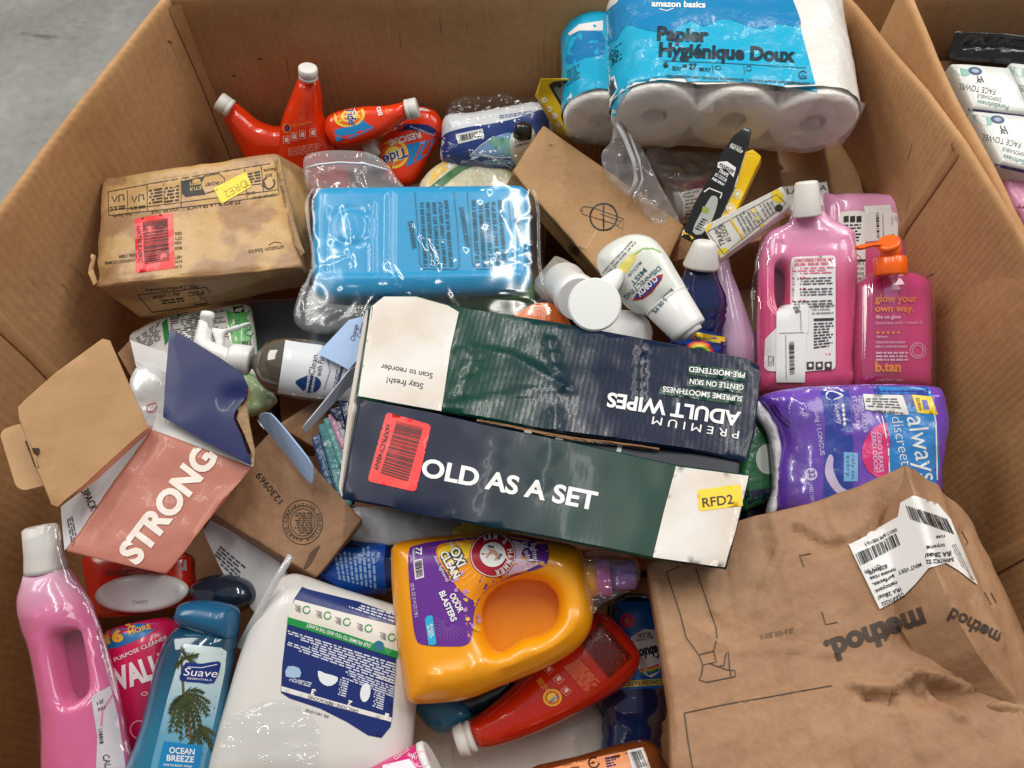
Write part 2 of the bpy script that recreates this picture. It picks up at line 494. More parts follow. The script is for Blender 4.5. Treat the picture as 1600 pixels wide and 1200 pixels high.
def text_mesh(st, bold):
    if (st, bold) in _tc: return _tc[(st, bold)]
    cu = bpy.data.curves.new('t', 'FONT'); cu.body = st; cu.size = 1; cu.offset = bold; cu.resolution_u = 4
    ob = bpy.data.objects.new('t', cu); COL.objects.link(ob)
    me = bpy.data.meshes.new_from_object(ob.evaluated_get(bpy.context.evaluated_depsgraph_get()))
    v = [(q.co.x, q.co.y) for q in me.vertices]; f = [tuple(p.vertices) for p in me.polygons]
    bpy.data.objects.remove(ob); bpy.data.curves.remove(cu); bpy.data.meshes.remove(me)
    _tc[(st, bold)] = (v, f); return v, f
CAPH = 0.7
_v, _f = text_mesh('H', 0.0); CAPH = max(q[1] for q in _v)
def arc_text(T, st, c, r, a0, a1, h, m, parent=None, off=.0014, bold=.012):
    """letters set one by one along a circle (degrees, picture sense)"""
    items = []; n = len(st)
    for i, ch in enumerate(st):
        if ch == ' ': continue
        a = math.radians(a0+(a1-a0)*(i+.5)/n); w = abs(math.radians(a1-a0))/n*r*.82
        if ch in 'I1': w *= .35
        p = np.array((c[0]+r*math.cos(a), c[1]+r*math.sin(a))); t = np.array((-math.sin(a), math.cos(a)))*(1 if a1 > a0 else -1)
        items.append((ch, tuple(p-t*w/2), tuple(p+t*w/2), h))
    T.text(items, m, off, parent, bold)
# ================================================================ materials used often
def mat_grad(name, c1, c2, pa, pb, rough=.3, coat=0, ridge=None, bump=0, bs=60, ramt=.25, sss=0, spec=.5):
    """two print colours running into each other between two places on the thing"""
    m = mat(name, c1, rough, coat=coat, ridge=ridge, bump=bump, bs=bs, ridge_amt=ramt, sss=sss, spec=spec)
    nt = m.node_tree; N = nt.nodes; L = nt.links
    g = N.new('ShaderNodeNewGeometry'); d = pb-pa; l2 = d.length_squared
    s = N.new('ShaderNodeVectorMath'); s.operation = 'SUBTRACT'; s.inputs[1].default_value = pa
    L.new(g.outputs['Position'], s.inputs[0])
    q = N.new('ShaderNodeVectorMath'); q.operation = 'DOT_PRODUCT'; q.inputs[1].default_value = d/l2
    L.new(s.outputs[0], q.inputs[0])
    mr = N.new('ShaderNodeMapRange'); mr.interpolation_type = 'SMOOTHSTEP'; L.new(q.outputs['Value'], mr.inputs[0])
    mx = N.new('ShaderNodeMix'); mx.data_type = 'RGBA'; mx.inputs[6].default_value = lin(c1); mx.inputs[7].default_value = lin(c2)
    L.new(mr.outputs[0], mx.inputs[0]); L.new(mx.outputs[2], N['Principled BSDF'].inputs['Base Color'])
    return m
KRAFT = mat('gaylord_kraft_board', (194, 150, 105), .7, col2=(174, 129, 86), ns=4, nlo=.35, nhi=.7, bump=.10, bs=90, grain=.07, gs=70, ridge=(.8, 40), ridge_amt=.13, spec=.25)
KRAFT2 = mat('kraft_carton', (176, 138, 98), .7, col2=(160, 122, 84), ns=6, bump=.12, bs=200, grain=.06, gs=140, spec=.3)
KRAFT3 = mat('kraft_carton_worn', (170, 131, 98), .6, col2=(150, 112, 82), ns=7, bump=.2, bs=70, grain=.06, gs=160, spec=.35, ridge=(1.2, 20), ridge_amt=.06)
KRAFTDK = mat('kraft_carton_dark', (140, 104, 74), .7, col2=(120, 86, 60), ns=7, bump=.15, bs=90, grain=.06, spec=.3)
EDGE = mat('cut_board_edge', (206, 164, 118), .8, grain=.15, gs=500)
WHITEP = mat('white_plastic', (232, 232, 230), .32, coat=.2, bump=.03, bs=20)
WHITEC = mat('white_cap_plastic', (226, 224, 218), .38, bump=.04, bs=60)
CREAM = mat('white_coated_board', (226, 222, 214), .45, col2=(206, 198, 186), ns=14, bump=.1, bs=40, grain=.03)
PAPER = mat('white_paper', (222, 222, 222), .6, bump=.25, bs=30)
ORANGERED = mat('orange_red_plastic', (240, 58, 12), .22, coat=.5, bump=.05, bs=18, sss=.08)
FILM = film()
BLACK = ink((25, 25, 28)); WHITE = ink((238, 238, 236)); NAVY = ink((16, 42, 110), .3); GREY = ink((90, 90, 92))
FILMW = film('milky_film', (225, 225, 228), haze=.24, bump=.7, bs=12, gloss=.12)

# ================================================================ floor and gaylord boxes
def structure(name, V, Fc, m):
    me = bpy.data.meshes.new(name); me.from_pydata(V, [], Fc); me.materials.append(m)
    o = bpy.data.objects.new(name, me); COL.objects.link(o); o['kind'] = 'structure'; return o
CONC = mat('concrete', (160, 160, 154), .5, col2=(126, 126, 122), ns=2.2, nlo=.35, nhi=.7, bump=.1, bs=40, grain=.10, gs=26, det=9, spec=.35)
nt = CONC.node_tree   # dark scuffs and specks
_n = nt.nodes.new('ShaderNodeTexNoise'); _n.inputs['Scale'].default_value = 5.5; _n.inputs['Detail'].default_value = 7; _n.inputs['Roughness'].default_value = .7
_m = nt.nodes.new('ShaderNodeMapRange'); _m.inputs[1].default_value = .60; _m.inputs[2].default_value = .74
_x = nt.nodes.new('ShaderNodeMix'); _x.data_type = 'RGBA'; _x.inputs[7].default_value = lin((72, 74, 74))
_tcn = [n for n in nt.nodes if n.type == 'TEX_COORD'][0]
_mp = nt.nodes.new('ShaderNodeMapping'); _mp.inputs['Scale'].default_value = (.6, 1.8, 1); _mp.inputs['Rotation'].default_value = (0, 0, .25)
nt.links.new(_tcn.outputs['Object'], _mp.inputs[0]); nt.links.new(_mp.outputs[0], _n.inputs['Vector'])
_b = nt.nodes['Principled BSDF']; _src = _b.inputs['Base Color'].links[0].from_socket
nt.links.new(_n.outputs['Fac'], _m.inputs[0]); nt.links.new(_m.outputs[0], _x.inputs[0]); nt.links.new(_src, _x.inputs[6]); nt.links.new(_x.outputs[2], _b.inputs['Base Color'])
structure('floor', [(-6, -4, 0), (6, -4, 0), (6, 8, 0), (-6, 8, 0)], [(0, 1, 2, 3)], CONC)

def gaylord(label, pts, H=.9, th=.013, bulge=.012, seed=0, m=KRAFT, lip=.0):
    T = Thing('gaylord_box', label, 'cardboard box'); n = len(pts)
    ctr = Vector((sum(p[0] for p in pts)/n, sum(p[1] for p in pts)/n, 0))
    T._root(ctr)
    outs = []
    for i in range(n):
        a, b, c = [Vector((*pts[(i+k-1) % n], 0)) for k in range(3)]
        d1, d2 = (b-a).normalized(), (c-b).normalized()
        n1 = Vector((d1.y, -d1.x, 0)); n2 = Vector((d2.y, -d2.x, 0))
        if n1.dot(b-ctr) < 0: n1 = -n1
        if n2.dot(b-ctr) < 0: n2 = -n2
        mm = (n1+n2).normalized(); outs.append(b+mm*(th/max(.4, mm.dot(n1))))
    for i in range(n):
        a, b = Vector((*pts[i], 0)), Vector((*pts[(i+1) % n], 0)); oa, ob = outs[i], outs[(i+1) % n]
        L = (b-a).length; nx = max(2, int(L/.03)); nz = 30; nn = Vector(((b-a).y, -(b-a).x, 0)).normalized()
        if nn.dot(a-ctr) < 0: nn = -nn
        V = []; Fc = []
        prof = [(0, z*H/nz) for z in range(nz)]+[(0, H-.008), (.1, H-.003), (.3, H), (.7, H), (.9, H-.003), (1, H-.008)]+[(1, H-z*H/8) for z in range(1, 9)]
        for k in range(nx+1):
            s = k/nx; A = a.lerp(b, s); B = oa.lerp(ob, s)
            for f, z in prof:
                q = A.lerp(B, f)+Vector((0, 0, z)); e = math.sin(math.pi*s)
                w_ = (noise.noise(Vector((q.x*5+seed, q.y*5, z*4)))*.009+noise.noise(Vector((q.x*14+seed, q.y*14, z*9)))*.0025)*e+bulge*e*math.sin(math.pi*min(1, z/H*.9))
                q += nn*w_; q.z += noise.noise(Vector((q.x*7, q.y*7, seed)))*.003*(z > H*.9)
                V.append(q)
        m_ = len(prof)
        for k in range(nx):
            for j in range(m_-1): Fc.append((k*m_+j, (k+1)*m_+j, (k+1)*m_+j+1, k*m_+j+1))
        T.part('wall_panel', V, Fc, m)
    # taped corner strips inside
    for i in range(n):
        a = Vector((*pts[i], 0)); ip = (ctr-a).normalized(); d = (Vector((*pts[(i+1) % n], 0))-a).normalized(); d0 = (Vector((*pts[i-1], 0))-a).normalized()
        V = []; Fc = []
        for k in range(13):
            z = .02+(H-.03)*k/12; j = .002*math.sin(k*1.7)
            V += [a+d0*(.011+j)+ip*.0015+Vector((0, 0, z)), a+ip*.009+Vector((0, 0, z)), a+d*(.011+j)+ip*.0015+Vector((0, 0, z))]
        for k in range(12):
            for j in range(2): Fc.append((k*3+j, k*3+j+1, k*3+3+j+1, k*3+3+j))
        T.part('corner_crease', V, Fc, m)
    V = [Vector((p[0], p[1], .02)) for p in pts]+[Vector((p[0], p[1], .006)) for p in pts]
    T.part('bottom_panel', V, [tuple(range(n)), tuple(range(n, 2*n))[::-1]]+[(i, (i+1) % n, n+(i+1) % n, n+i) for i in range(n)], m, smooth=False)
    return T
BIN = [(-.517, 1.085), (.498, 1.085), (.585, .775), (.636, .30), (.62, .02), (.5, -.16), (-.55, -.16), (-.69, .05), (-.645, .55)]
T = gaylord('big open octagonal cardboard bin holding the jumbled pile of household goods', BIN)
T.stroke([[(267, 66), (281, 98), (296, 128)], [(261, 74), (265, 92)], [(296, 128), (298, 138), (294, 148)]], .9, ink((196, 150, 104), .8), name='scratch')
T.stroke([[(262, 64), (269, 67)]], 2.0, ink((50, 30, 20), .8), name='puncture')
T.stroke([[(402, 91), (410, 93)], [(363, 117), (368, 119)], [(1446, 440), (1450, 432), (1458, 428)]], 2.2, ink((92, 56, 36), .8), name='scuff')
rw = random.Random(12)
for (x0, y0, x1, y1, n, dx, dy) in ((40, 300, 180, 470, 5, 26, 26), (330, 20, 860, 90, 9, 4, 40), (1380, 160, 1470, 420, 5, -12, 50), (1480, 480, 1590, 760, 5, -22, 40), (60, 840, 20, 1150, 3, 10, 14)):
    for k in range(n):
        x, y = rw.uniform(x0, x1), rw.uniform(y0, y1); f = rw.uniform(.4, 1.5)
        T.stroke([[(x, y), (x+dx*f*.5+rw.uniform(-1, 1), y+dy*f*.5), (x+dx*f, y+dy*f)]], rw.choice((.7, .9, 1.6)), ink(rw.choice(((204, 162, 118), (158, 116, 80), (150, 108, 74))), .8), .0008, name='crease_mark')
gaylord('second big cardboard bin on the right, holding packs of face towels', [(.608, 1.10), (1.75, 1.16), (1.85, .2), (.70, .12), (.640, .45), (.622, .66)], seed=5)
gaylord('third cardboard bin standing in shadow behind the other two', [(.30, 1.62), (.30, 2.6), (1.4, 2.6), (1.4, 1.62)], H=.88, seed=9)

# ================================================================ buried cartons that carry the pile
def buried(label, top, drop, m=KRAFTDK, seed=0, name='carton'):
    T = Thing(name, label, 'box')
    bot = [(u, v, z-drop) for u, v, z in top]
    b2 = []
    for (u, v, z) in top:
        q = P(u, v, z); q.z -= drop; x = proj(q); b2.append((x[0], x[1], q.z))
    T.hexa('body', top, b2, m, bev=.004, edge=.04, cr=(6, .004, seed)); return T
buried('plain brown carton deep under the left open box', [(60, 560, .42), (420, 520, .42), (440, 900, .42), (90, 960, .42)], .36, seed=1)
buried('plain brown carton deep under the middle of the pile', [(430, 540, .48), (1040, 560, .48), (1050, 860, .48), (450, 860, .48)], .4, seed=2)
buried('plain brown carton in the dark gap left of the pink cleaner bottle', [(1130, 400, .56), (1420, 400, .56), (1450, 700, .52), (1140, 700, .52)], .45, seed=3)
buried('plain brown carton beneath the red bottles at the back', [(380, 250, .50), (860, 250, .50), (850, 440, .50), (380, 440, .50)], .42, seed=4)
buried('plain brown carton deep under the orange jug', [(300, 900, .38), (1060, 900, .38), (1000, 1240, .40), (300, 1240, .40)], .33, seed=5)
T = buried('brown carton with a lighter tape patch under the toilet paper packs', [(960, 170, .70), (1322, 197, .72), (1362, 335, .70), (1000, 420, .66)], .45, KRAFT2, 6)
T.decal('tape_patch', [(1213, 233), (1280, 229), (1284, 264), (1219, 270)], mat('tape', (168, 116, 66), .35))
# ================================================================ detergent bottles at the back
def cap(T, A, B, r, m=WHITEC, n=(0, -.5, .8), r2=None, ribs=.03):
    r2 = r2 or r
    return T.lathe('cap', A, B, [(0, r*.9), (.02, r), (.25, r), (.27, r*.96), (.3, r*.96), (.33, r), (.92, r2), (1, r2*.86)], m, n=n, ribs=ribs, seg=44)
def swirl(T, c, r, ry, rot, p0, p1, h, st='Tide'):
    T.decal('logo', circ(c, r*1.12, 26, ry*1.12, rot=rot), ink((250, 205, 60)), .0008, 8)
    T.decal('logo', circ(c, r*.9, 26, ry*.9, rot=rot), ink((240, 100, 20)), .0012, 8)
    T.decal('logo', circ(c, r*.62, 22, ry*.62, rot=rot), ink((252, 215, 80)), .0016, 8)
    T.text([(st, p0, p1, h, .15, .06)], ink((245, 245, 245)), .0019)
    T.text([(st, p0, p1, h, .15, .02)], ink((25, 35, 120)), .0023)
BACKN = (0, -.9, .42)
T = Thing('detergent_bottle', 'orange-red bottle with white cap leaning into the back left corner', 'bottle', 'orange-red detergent bottles')
T.slab('body', [(366, 160), (385, 175), (402, 189), (427, 198), (462, 205), (475, 292), (405, 292), (380, 241), (362, 205), (347, 179)], pl(400, 210, .69, BACKN), ORANGERED, .026, .026, .024, smooth=4, step=.012, corner=(0, 9))
cap(T, (361, 171, .742), (341, 157, .755), 14.5, n=(0, -.9, .3))
T = Thing('detergent_bottle', 'upright orange-red bottle with white cap, back label with four pictograms', 'bottle', 'orange-red detergent bottles')
T.slab('body', [(466, 121), (498, 121), (503, 145), (506, 180), (520, 210), (531, 235), (545, 300), (425, 300), (434, 222), (440, 187), (450, 160), (460, 135)], pl(485, 200, .705, (.05, -.93, .35)), ORANGERED, .028, .025, .028, smooth=4, corner=(0, 1))
cap(T, (482, 122, .793), (481, 105, .812), 14.5, n=(0, -.9, .3))
T.decal('logo', circ((448, 200), 6.5, r2=7.5), ink((235, 165, 40))); T.decal('logo', circ((449, 200), 4, r2=5), ink((40, 40, 110)), .0015)
for k, (x, y) in enumerate(((447, 219), (459, 214), (472, 211), (488, 208))):
    T.stroke([[(x-4, y-6), (x+5, y-7), (x+5, y+5), (x-4, y+6), (x-4, y-6)]], 1, ink((250, 200, 190))); T.decal('pictogram', [(x-2, y-3), (x+3, y-5), (x+4, y+3), (x-2, y+3)], ink((250, 215, 205)), .0012)
T.text([('HE Compatible', (458, 199), (486, 192), 4.5)], ink((250, 140, 60))); T.lines([(450, 231), (500, 222), (508, 238), (450, 244)], 5, ink((250, 150, 120)), seed=4)
T.lines([(466, 176), (474, 175), (474, 178), (466, 179)], 1, ink((90, 20, 10)))
T = Thing('detergent_bottle', 'orange-red bottle with fabric softener behind the zip bag, white cap pointing right', 'bottle', 'orange-red detergent bottles')
T.lathe('body', (505, 272, .62), (574, 238, .66), [(0, 15), (.3, 19), (.8, 13), (1, 9)], ORANGERED, .8)
cap(T, (573, 239, .662), (591, 229, .672), 13)
T = Thing('detergent_bottle', 'orange-red pouch-shaped bottle with blue label lying cap down behind the others', 'bottle', 'orange-red detergent bottles')
T.slab('body', [(640, 166), (662, 167), (680, 173), (691, 190), (690, 215), (672, 245), (655, 278), (640, 292), (620, 292), (600, 272), (592, 235), (600, 212), (618, 190)], pl(640, 230, .665, (0, -.62, .78)), ORANGERED, .020, .02, .022, smooth=4)
T.decal('label', [(625, 195), (668, 195), (685, 209), (682, 219), (668, 208), (640, 203), (622, 205)], NAVY, smooth=3)
T.decal('label', [(634, 226), (680, 217), (668, 242), (634, 262), (640, 243)], ink((30, 140, 205), .25), smooth=0, rnd=4)
T.text([('RESCUE', (656, 206), (607, 219), 9, 0, .03)], WHITE); T.lines([(676, 214), (640, 199), (640, 195), (678, 208)], 1, ink((200, 210, 240)))
swirl(T, (615, 241), 21, 20, -20, (634, 229), (598, 245), 15)
T.decal('label', [(645, 168), (664, 169), (673, 174), (655, 173)], ink((250, 230, 225)))
T = Thing('detergent_bottle', 'orange-red bottle lying sideways with a blue and yellow round logo, cap to the right', 'bottle', 'orange-red detergent bottles')
T.slab('body', [(636, 158), (602, 165), (570, 166), (537, 171), (512, 182), (508, 205), (519, 224), (532, 231), (548, 231), (595, 214), (620, 198), (637, 185)], pl(580, 195, .722, (0, -.7, .72)), ORANGERED, .018, .02, .02, smooth=4, corner=(0, 11))
cap(T, (634, 172, .742), (653, 168, .745), 15, n=(0, -.7, .7))
T.decal('label', [(522, 203), (550, 196), (567, 187), (575, 194), (586, 200), (556, 213), (526, 222)], ink((35, 140, 205), .25), smooth=0, rnd=3)
swirl(T, (546, 181), 22, 15.5, -12, (540, 169), (545, 194), 13)
T.text([('OXI', (588, 168), (592, 181), 6, 0, .05)], WHITE); T.text([('fights', (602, 170), (605, 180), 3.5)], ink((255, 150, 60)))
# ================================================================ wrapped towel pack, yellow box, small spray
T = Thing('paper_towel_pack', 'navy and white wrapped towel pack with barcode and leaf design under loose film', 'paper towels')
TOWW = mat('white_wrap', (228, 230, 234), .3, coat=.3, bump=.2, bs=25)
pk = pl(780, 210, .70, (-.05, -.6, .8))
T.slab('pack_body', [(696, 182), (740, 176), (800, 166), (838, 160), (860, 175), (866, 230), (860, 262), (760, 268), (694, 256), (690, 220)], pk, TOWW, .035, .04, .035, smooth=4, cr=(14, .004, 1))
T.decal('printed_band', [(691, 215), (720, 201), (770, 193), (810, 184), (850, 172), (858, 200), (858, 240), (840, 262), (760, 264), (693, 254)], ink((18, 52, 132), .25, .3), .0026, 6, smooth=4, corner=(6, 7, 8, 9))
T.decal('leaf_print', [(734, 243), (750, 228), (772, 214), (800, 208), (796, 232), (802, 258), (780, 258), (752, 254)], ink((130, 170, 215), .3), .0032, smooth=3)
T.decal('leaf_print', [(762, 217), (790, 216), (806, 226), (800, 242), (778, 234)], ink((125, 185, 165), .3), .0038, smooth=3)
T.stroke([[(734, 243), (750, 228), (772, 213)], [(738, 240), (765, 244), (800, 262)], [(752, 240), (775, 246), (805, 246)]], 1.2, WHITE, .0044)
T.decal('barcode_label', [(712, 210), (754, 201), (757, 215), (716, 225)], WHITE, .0034); T.bars([(717, 212), (752, 204), (754, 213), (719, 221)], BLACK, 22, .004)
T.lines([(780, 180), (832, 172), (833, 178), (781, 186)], 2, ink((80, 110, 170)))
T.slab('loose_film', [(692, 200), (700, 168), (715, 155), (745, 150), (770, 149), (790, 145), (805, 152), (840, 153), (870, 175), (875, 260), (800, 290), (700, 262)], pl(780, 205, .725, (-.05, -.6, .8)), FILM, .018, .0, .03, step=.007, smooth=4, cr=(20, .008, 4), solid=False, reliefs=rfolds((700, 150, 850, 250), 16, -10, (30, 90), 5, .004, 7, .6))
T = Thing('odor_spray_carton', 'yellow and black upright carton with small white badges beside the toilet paper', 'box', 'yellow odor spray cartons')
T.hexa('carton', [(838, 150, .80), (844, 123, .84), (893, 122, .84), (893, 215, .76)], [(868, 208, .72), (846, 140, .78), (889, 138, .8), (888, 224, .70)], mat('yellow_board', (252, 206, 10), .35, coat=.2), bev=.002, edge=.02, cr=None)
T.decal('black_panel', [(857, 133), (866, 127), (889, 126), (889, 178), (880, 172)], BLACK)
T.decal('bottle_picture', [(864, 137), (876, 128), (888, 128), (888, 165), (880, 164)], ink((120, 122, 118)), .0012)
for c in ((851, 156), (859, 170), (867, 181), (874, 194)):
    T.decal('badge', circ(c, 4.5, 16), WHITE, .0015); T.decal('badge', circ(c, 2.3, 10), ink((235, 200, 60)), .002)
T.decal('label', [(839, 124), (845, 123), (849, 130), (842, 138)], WHITE)
T = Thing('spray_bottle', 'small white spray with black cap, tucked behind the top of the long brown carton', 'bottle')
T.lathe('body', (822, 262, .66), (816, 208, .745), [(0, 24), (.75, 23), (.95, 20), (1, 14)], mat('pale_body', (226, 224, 214), .35, coat=.3), .7)
T.lathe('cap', (816, 214, .74), (818, 192, .762), [(0, 15), (.6, 14.5), (.9, 12), (1, 6)], mat('black_plastic', (30, 28, 28), .25, coat=.5), .8)
T.text([('100%', (806, 224), (828, 218), 5), ('LEMON', (806, 230), (826, 225), 4)], ink((60, 60, 50))); T.stroke([[(800, 246), (812, 240), (825, 240)]], 2.2, ink((235, 190, 50)))
# yellow and green bag under the container film
T = Thing('snack_bag', 'yellow, white and green printed bag poking out above the blue container', 'bag')
T.slab('pouch', [(655, 298), (668, 272), (698, 252), (745, 247), (790, 262), (822, 300), (800, 325), (680, 325)], pl(740, 280, .66), mat('cream_pouch', (205, 196, 160), .35, coat=.4, bump=.4, bs=40), .015, .015, .02, smooth=4, cr=(20, .004, 2))
T.decal('yellow_print', [(655, 296), (668, 272), (698, 252), (700, 262), (676, 284), (664, 300)], ink((235, 180, 35), .3))
T.decal('green_print', [(664, 300), (690, 277), (720, 256), (742, 250), (752, 254), (722, 268), (694, 290), (682, 304)], ink((46, 108, 54), .3), smooth=2)
T.decal('white_print', [(700, 254), (718, 252), (706, 262), (700, 264)], WHITE)

# ================================================================ toilet paper packs: three rolls wide, two deep, wrapped
TISSUE = mat('tissue_paper', (238, 234, 228), .8, bump=.6, bs=55, sss=.1)
CORE = mat('core_board', (104, 98, 94), .9)
WRAPBLUE = mat('blue_wrap_print', (10, 166, 206), .22, coat=.5, bump=.45, bs=22)
def tp_pack(label, cs, rpx, zc, axis, length, wrap_t, far=True):
    T = Thing('toilet_paper_pack', label, 'toilet paper', 'wrapped toilet paper packs')
    ax = Vector(axis).normalized()
    C3 = [P(u, v, z) for (u, v), z in zip(cs, zc)]
    sc = (C3[0]-CAM).dot(FW)/F; R = rpx*sc
    up = Vector((0, .12, 1)); up = (up-ax*up.dot(ax)).normalized(); sd = ax.cross(up)
    rnd_ = random.Random(3)
    for c in C3:
        for part in range(2):
            V = []; Fc = []; seg = 40; st = length*(part*.505); en = st+length*.49
            rad = [(st+.001, .30), (st, .33), (st, .55), (st, .8), (st+.0, .93), (st+.006, .99), (st+.02, 1.0), ((st+en)/2, 1.0), (en-.006, 1.0), (en, .95), (en, .33)]
            rad = [(st+.05, .30)]+rad
            for s_, f in rad:
                for k in range(seg):
                    th = 2*math.pi*k/seg; wob = 1+.025*noise.noise(Vector((math.cos(th)*2+c.x*30, math.sin(th)*2, s_*20)))
                    q = c-ax*(-s_)+(sd*math.cos(th)*1.02+up*math.sin(th)*.94)*R*f*wob
                    if f > .4 and s_ <= st+.0001: q += ax*(-.004*noise.noise(Vector((math.cos(th)*f*3, math.sin(th)*f*3, c.x*40))))
                    V.append(q)
            for i in range(len(rad)-1):
                for k in range(seg):
                    k2 = (k+1) % seg; Fc.append((i*seg+k, i*seg+k2, (i+1)*seg+k2, (i+1)*seg+k))
            o = T.part('roll', V, Fc, TISSUE)
            V = [c+ax*(st+.004)+(sd*math.cos(2*math.pi*k/20)+up*math.sin(2*math.pi*k/20))*R*.30 for k in range(20)]
            V += [q+ax*.06 for q in V]
            T.part('core', V, [(k, (k+1) % 20, 20+(k+1) % 20, 20+k) for k in range(20)]+[tuple(range(20, 40))], CORE, parent=o)
    return T, C3, R, ax, up, sd
def wrap_shell(T, C3, R, ax, up, sd, length, m, s0, s1, infl=.003, name='printed_wrap', amp=.004, solid=True, x0=-1, seg=90, whole=True):
    """film round all rolls: a stadium section swept along the rolls"""
    n = len(C3); a, b = C3[0], C3[-1]; pts = []
    for k in range(seg):
        t = k/seg*2*math.pi
        d = sd*math.cos(t)*1.02+up*math.sin(t)*.94
        pts.append((a if d.dot(a-b) > 0 else b)+d*(R+infl))
    # fill the long straight runs
    full = []
    for i in range(seg):
        p, q = pts[i], pts[(i+1) % seg]; full.append(p); L = (q-p).length
        if L > .02:
            kk = int(L/.01)
            for j in range(1, kk):
                r_ = p.lerp(q, j/kk); near = min(abs((r_-c).dot(sd)) for c in C3)
                r_ = r_-(up if (r_-a).dot(up) > 0 else -up)*(.10*R*min(1, near/R)**2); full.append(r_)
    V = []; Fc = []; N_ = len(full); ns = 18
    for j in range(ns+1):
        s_ = s0+(s1-s0)*j/ns
        for p in full: V.append(p+ax*s_+up*crumple(p+ax*s_, 18, amp, 2)+sd*crumple(p+ax*s_, 15, amp*.6, 5))
    for j in range(ns):
        for k in range(N_): Fc.append((j*N_+k, j*N_+(k+1) % N_, (j+1)*N_+(k+1) % N_, (j+1)*N_+k))
    return T.part(name, V, Fc, m, solid=solid)
def end_film(T, C3, R, ax, up, sd, infl=.004, s0=-.004):
    a, b = C3[0], C3[-1]; V = []; Fc = []; nx, ny = 46, 14
    for j in range(ny+1):
        for i in range(nx+1):
            s_ = i/nx; t = (j/ny-.5)*2; c = a.lerp(b, s_); ex = ((s_-.5)*2)
            hw = (1-max(0, abs(ex)-.75)/.25*.25)
            q = c+up*t*R*.98*hw+sd*0+(a-b).normalized()*(-ex)*R*.93*1.0+ax*(s0-.008*(1-abs(t)**3)+.004)
            V.append(q+ax*crumple(q, 22, .005, 3))
    for j in range(ny):
        for i in range(nx): Fc.append((j*(nx+1)+i, j*(nx+1)+i+1, (j+1)*(nx+1)+i+1, (j+1)*(nx+1)+i))
    T.part('end_film', V, Fc, film('end_wrap_film', (226, 218, 216), .40, .9, 10, gloss=.16), solid=False)
WRAPW = mat('white_clear_wrap', (226, 222, 216), .3, coat=.4, bump=.5, bs=24)
LN = .20
T, C3, R, ax, up, sd = tp_pack('left toilet paper pack with blue wrap, one grey roll core showing, partly hidden', [(937, 190), (1010, 196)], 56, [.80, .80], (.02, .97, .12), LN, 0)
o = wrap_shell(T, C3, R, ax, up, sd, LN, WRAPBLUE, .012, LN)
end_film(T, C3, R, ax, up, sd)
T.decal('sky_print', [(884, 95), (890, 60), (905, 50), (942, 52), (942, 84), (915, 90), (895, 100)], ink((8, 120, 180), .25, .4), smooth=3)
T.decal('white_band', [(888, 52), (905, 38), (942, 32), (942, 48), (905, 48), (890, 56)], ink((225, 225, 222), .3), .0016)
T.decal('barcode_label', [(886, 155), (893, 145), (894, 165), (888, 176)], WHITE)
T.lines([(886, 110), (905, 98), (906, 122), (886, 136)], 7, ink((20, 60, 90)), seed=3, words=3)
T, C3, R, ax, up, sd = tp_pack('large toilet paper pack with bright blue French print lying across the top right corner', [(1022, 184), (1146, 190), (1270, 194)], 66, [.855, .855, .855], (.03, .97, .14), LN, 0)
wrap_shell(T, C3, R, ax, up, sd, LN, WRAPW, .012, LN+.004)
end_film(T, C3, R, ax, up, sd)
T.decal('blue_print', [(958, 182), (942, 130), (938, 70), (944, 30), (965, 4), (1000, -12), (1236, -6), (1244, 14), (1252, 50), (1264, 95), (1277, 144), (1180, 130), (1100, 128), (1010, 130), (985, 140), (970, 160)], ink((8, 168, 208), .22, .5), .0030, 6, smooth=3, corner=(6, 7, 10))
T.decal('cloud_print', [(942, 96), (944, 30), (965, 4), (1000, -12), (1236, -6), (1244, 14), (1250, 42), (1215, 38), (1190, 46), (1165, 40), (1130, 30), (1100, 42), (1080, 34), (1045, 50), (1010, 48), (980, 40), (965, 62), (950, 70)], ink((0, 126, 182), .22, .5), .0038, 6, smooth=3, corner=(4, 5))
DK = ink((18, 44, 56), .3)
T.text([('Papier', (1026, 63), (1107, 66), 20, 0, .045), ('Hygiénique Doux', (1029, 88), (1242, 97), 20, 0, .045), ('6', (1036, 106), (1044, 106), 8, 0, .04), ('= 27', (1066, 108), (1088, 109), 8, 0, .04)], DK, .0050)
T.text([('amazon basics', (1018, 11), (1102, 13), 9, 0, .03)], WHITE, .0050)
T.stroke([[(1030, 15), (1042, 18), (1052, 14)]], 1.2, WHITE, .005); T.stroke([[(1037, 96), (1120, 99), (1260, 107)], [(1113, 103), (1114, 116)], [(1162, 104), (1163, 117)]], .8, DK, .0048)
T.stroke([circ((1254, 118), 6, 14), [(1250, 124), (1254, 118), (1260, 124)]], 1.4, DK, .0048); T.stroke([circ((1122, 107), 5, 12, 3), circ((1170, 108), 4, 12, 4)], 1, DK, .0048)
T.lines([(1040, 116), (1262, 128), (1262, 134), (1040, 122)], 1, DK, .0048, words=26); T.lines([(1050, 104), (1064, 105), (1064, 112), (1050, 111)], 2, DK, .0048, words=3); T.lines([(1092, 106), (1110, 107), (1110, 113), (1092, 112)], 2, DK, .0048, words=3)
T.decal('barcode_label', [(950, 128), (961, 118), (966, 140), (955, 162)], WHITE, .0042); T.bars([(952, 130), (954, 156), (963, 140), (960, 122)], ink((70, 50, 45)), 10, .005)
T.lines([(944, 88), (972, 66), (973, 92), (946, 114)], 8, DK, .0048, seed=5, words=4)
